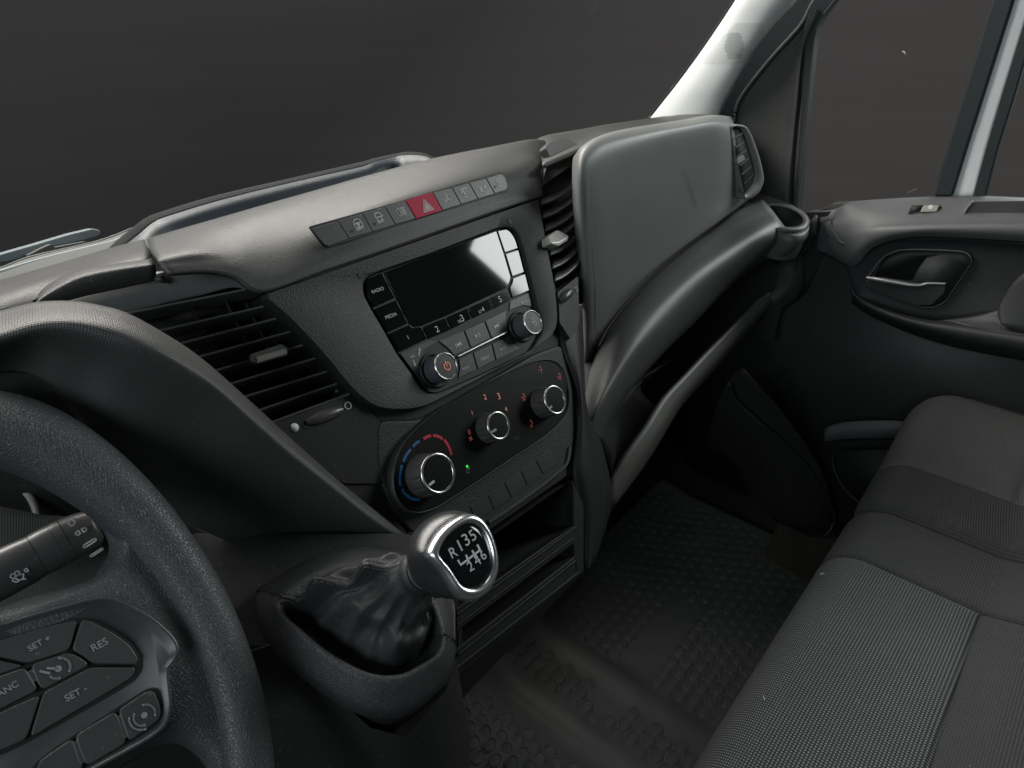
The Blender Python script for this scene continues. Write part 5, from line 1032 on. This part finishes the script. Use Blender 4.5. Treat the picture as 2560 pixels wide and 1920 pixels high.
plate('flap_sheet', fil([atz(('K', x, y), .030) for x, y in [(378, 712), (400, 716), (480, 760), (560, 770), (640, 760), (620, 860), (560, 960), (480, 930), (345, 855), (330, 830)]], .004), Z_, .006, 'flap', fl, .001)
ribbon('frayed_edge', [atz(('K', x, y), .0305) for x, y in [(384, 712), (374, 730), (376, 755), (360, 785), (345, 815), (332, 838), (350, 860)]], Z_, .0022, 'brass', fl, 3, .0006)
ribbon('eyelet', [atz(('K', x, y), .031) for x, y in [(374, 832), (384, 824), (398, 826), (406, 836), (402, 844)]], Z_, .0030, 'brass', fl, 3, .0006)

# ================================================================== BENCH SEAT
seat = thing('bench_seat', 'dark cloth passenger bench seat with dotted centre panels and two cushions', 'seat', (.7, -.15, 0))
def smooth(a, b, x): t = max(0, min(1, (x-a)/(b-a))); return t*t*(3-2*t)
def zt(x, y):
    z = .385
    if x > .868: z += .012*smooth(.868, .96, x)+.030*smooth(.96, 1.1, x)-.05*smooth(1.12, 1.26, x)
    z -= .016*math.exp(-((x-.868)/.010)**2)                 # crease between the cushions
    z -= .004*math.exp(-((x-.745)/.0035)**2)+.003*math.exp(-((x-.962)/.003)**2)   # stitched seams
    z -= .0045*math.exp(-((y+.052)/.0035)**2)*(1 if x < .745 or x > .962 else 0)
    z += .006*math.sin((x-.3)*9)*.5
    if y < -.052: z += .010*smooth(-.052, -.10, y)
    return z
def seatpt(x, s):
    """s runs from the bottom of the front (0) over the front roll (1) and back along the cushion"""
    fy = .112+(-.030*smooth(1.10, 1.24, x) if x > .868 else 0)-(.010*math.exp(-((x-.868)/.012)**2))
    r = .045
    if s < 1: return Vector((x, fy-.06*(1-s), .10+(zt(x, fy-r)-r-.10)*s))
    if s < 2:
        a = (s-1)*math.pi/2; zz = zt(x, fy-r); return Vector((x, fy-r+r*math.cos(a), zz-r+r*math.sin(a)))
    y = fy-r-(s-2)*.35; return Vector((x, y, zt(x, y)))
S = [0, .3, .6, .85]+[1+i/10 for i in range(10)]+[2+i/55 for i in range(100)]
def seatpart(name, xa, xb, sa_, sb_, mt, lab=None, lift=0):
    ss = [s for s in S if sa_ <= s <= sb_]; n = max(2, int((xb-xa)/.006)); vs = []; fs = []
    for i in range(n+1):
        for s in ss: q = seatpt(xa+(xb-xa)*i/n, s); vs.append(q)
    m_ = len(ss)
    for i in range(n):
        for j in range(m_-1): a = i*m_+j; fs.append([a, a+m_, a+m_+1, a+1])
    o = mk(name, vs, fs, mt, seat, solid=.004, label=lab); return o
sB = 2+(.067+.052)/.35                                       # the cross seam at y = -.052
sB = min(S, key=lambda s: abs(s-sB))
seatpart('cushion_panel', -.1, .745, 0, sB, 'fabric', 'dotted grey cloth panel of the near cushion')
seatpart('cushion_panel', -.1, .745, sB, 3.8, 'cloth', 'plain dark cloth strip behind the dotted panel')
seatpart('cushion_border', .745, .868, 0, 3.8, 'cloth')
seatpart('cushion_border', .868, .962, 0, 3.8, 'cloth')
seatpart('cushion_panel', .962, 1.255, 0, 3.8, 'cloth2', 'fine grey cloth panel of the far cushion')
ribbon('seam_thread', [seatpt(.963, s)+Vector((0, 0, .0002)) for s in S if .85 <= s <= 3], Vector((0, .2, 1)), .0014, 'tab', seat, 0, .0002)
pa = [seatpt(.745, s) for s in S if 0.3 <= s <= 3.4]; tube('seam_piping', [p-Vector((0, 0, .0012)) for p in pa], .0022, 'cloth', seat, 6, 0)
for (x, y, l, an) in ((620, 1305, 9, 1.2), (630, 1325, 6, .2), (322, 1395, 5, .7), (626, 1432, 4, 2), (1235, 1585, 5, 1), (870, 742, 11, .1), (900, 750, 7, .5), (950, 780, 5, .4), (552, 905, 6, 2.6), (1150, 1250, 6, 1.9)):
    c_ = atz(('K', x, y), .386 if x < 1100 else .39); sx_ = min(c_.x, 1.0); c_.z = zt(c_.x, c_.y)+.0012
    e_ = Vector((math.cos(an), math.sin(an), 0))*l*.00028
    tube('lint', [c_-e_*2, c_+Vector((e_.y, -e_.x, 0))*.5, c_+e_*2], [.0003, .0007, .0003], 'dimwhite', seat, 5, 2)
# seat base below
mk('seat_base', [Vector((-.1, .03, 0)), Vector((1.2, .03, 0)), Vector((1.2, .04, .14)), Vector((-.1, .04, .14)), Vector((-.1, -.6, 0)), Vector((1.2, -.6, 0)), Vector((1.2, -.6, .14)), Vector((-.1, -.6, .14))], [[0, 1, 2, 3], [4, 7, 6, 5], [0, 3, 7, 4], [1, 5, 6, 2], [3, 2, 6, 7]], 'doordark', seat, smooth=False)

# ================================================================== BACKDROP
n = 48; vs = []; fs = []
for i in range(n+1):
    a = R_(-50+190*i/n)
    for z in (-1.5, 4.5): vs.append(Vector((math.sin(a)*4.6, math.cos(a)*4.6, z)))
for i in range(n): fs.append([2*i, 2*i+2, 2*i+3, 2*i+1])
struct(mk('backdrop', vs, fs, 'backdrop', None))
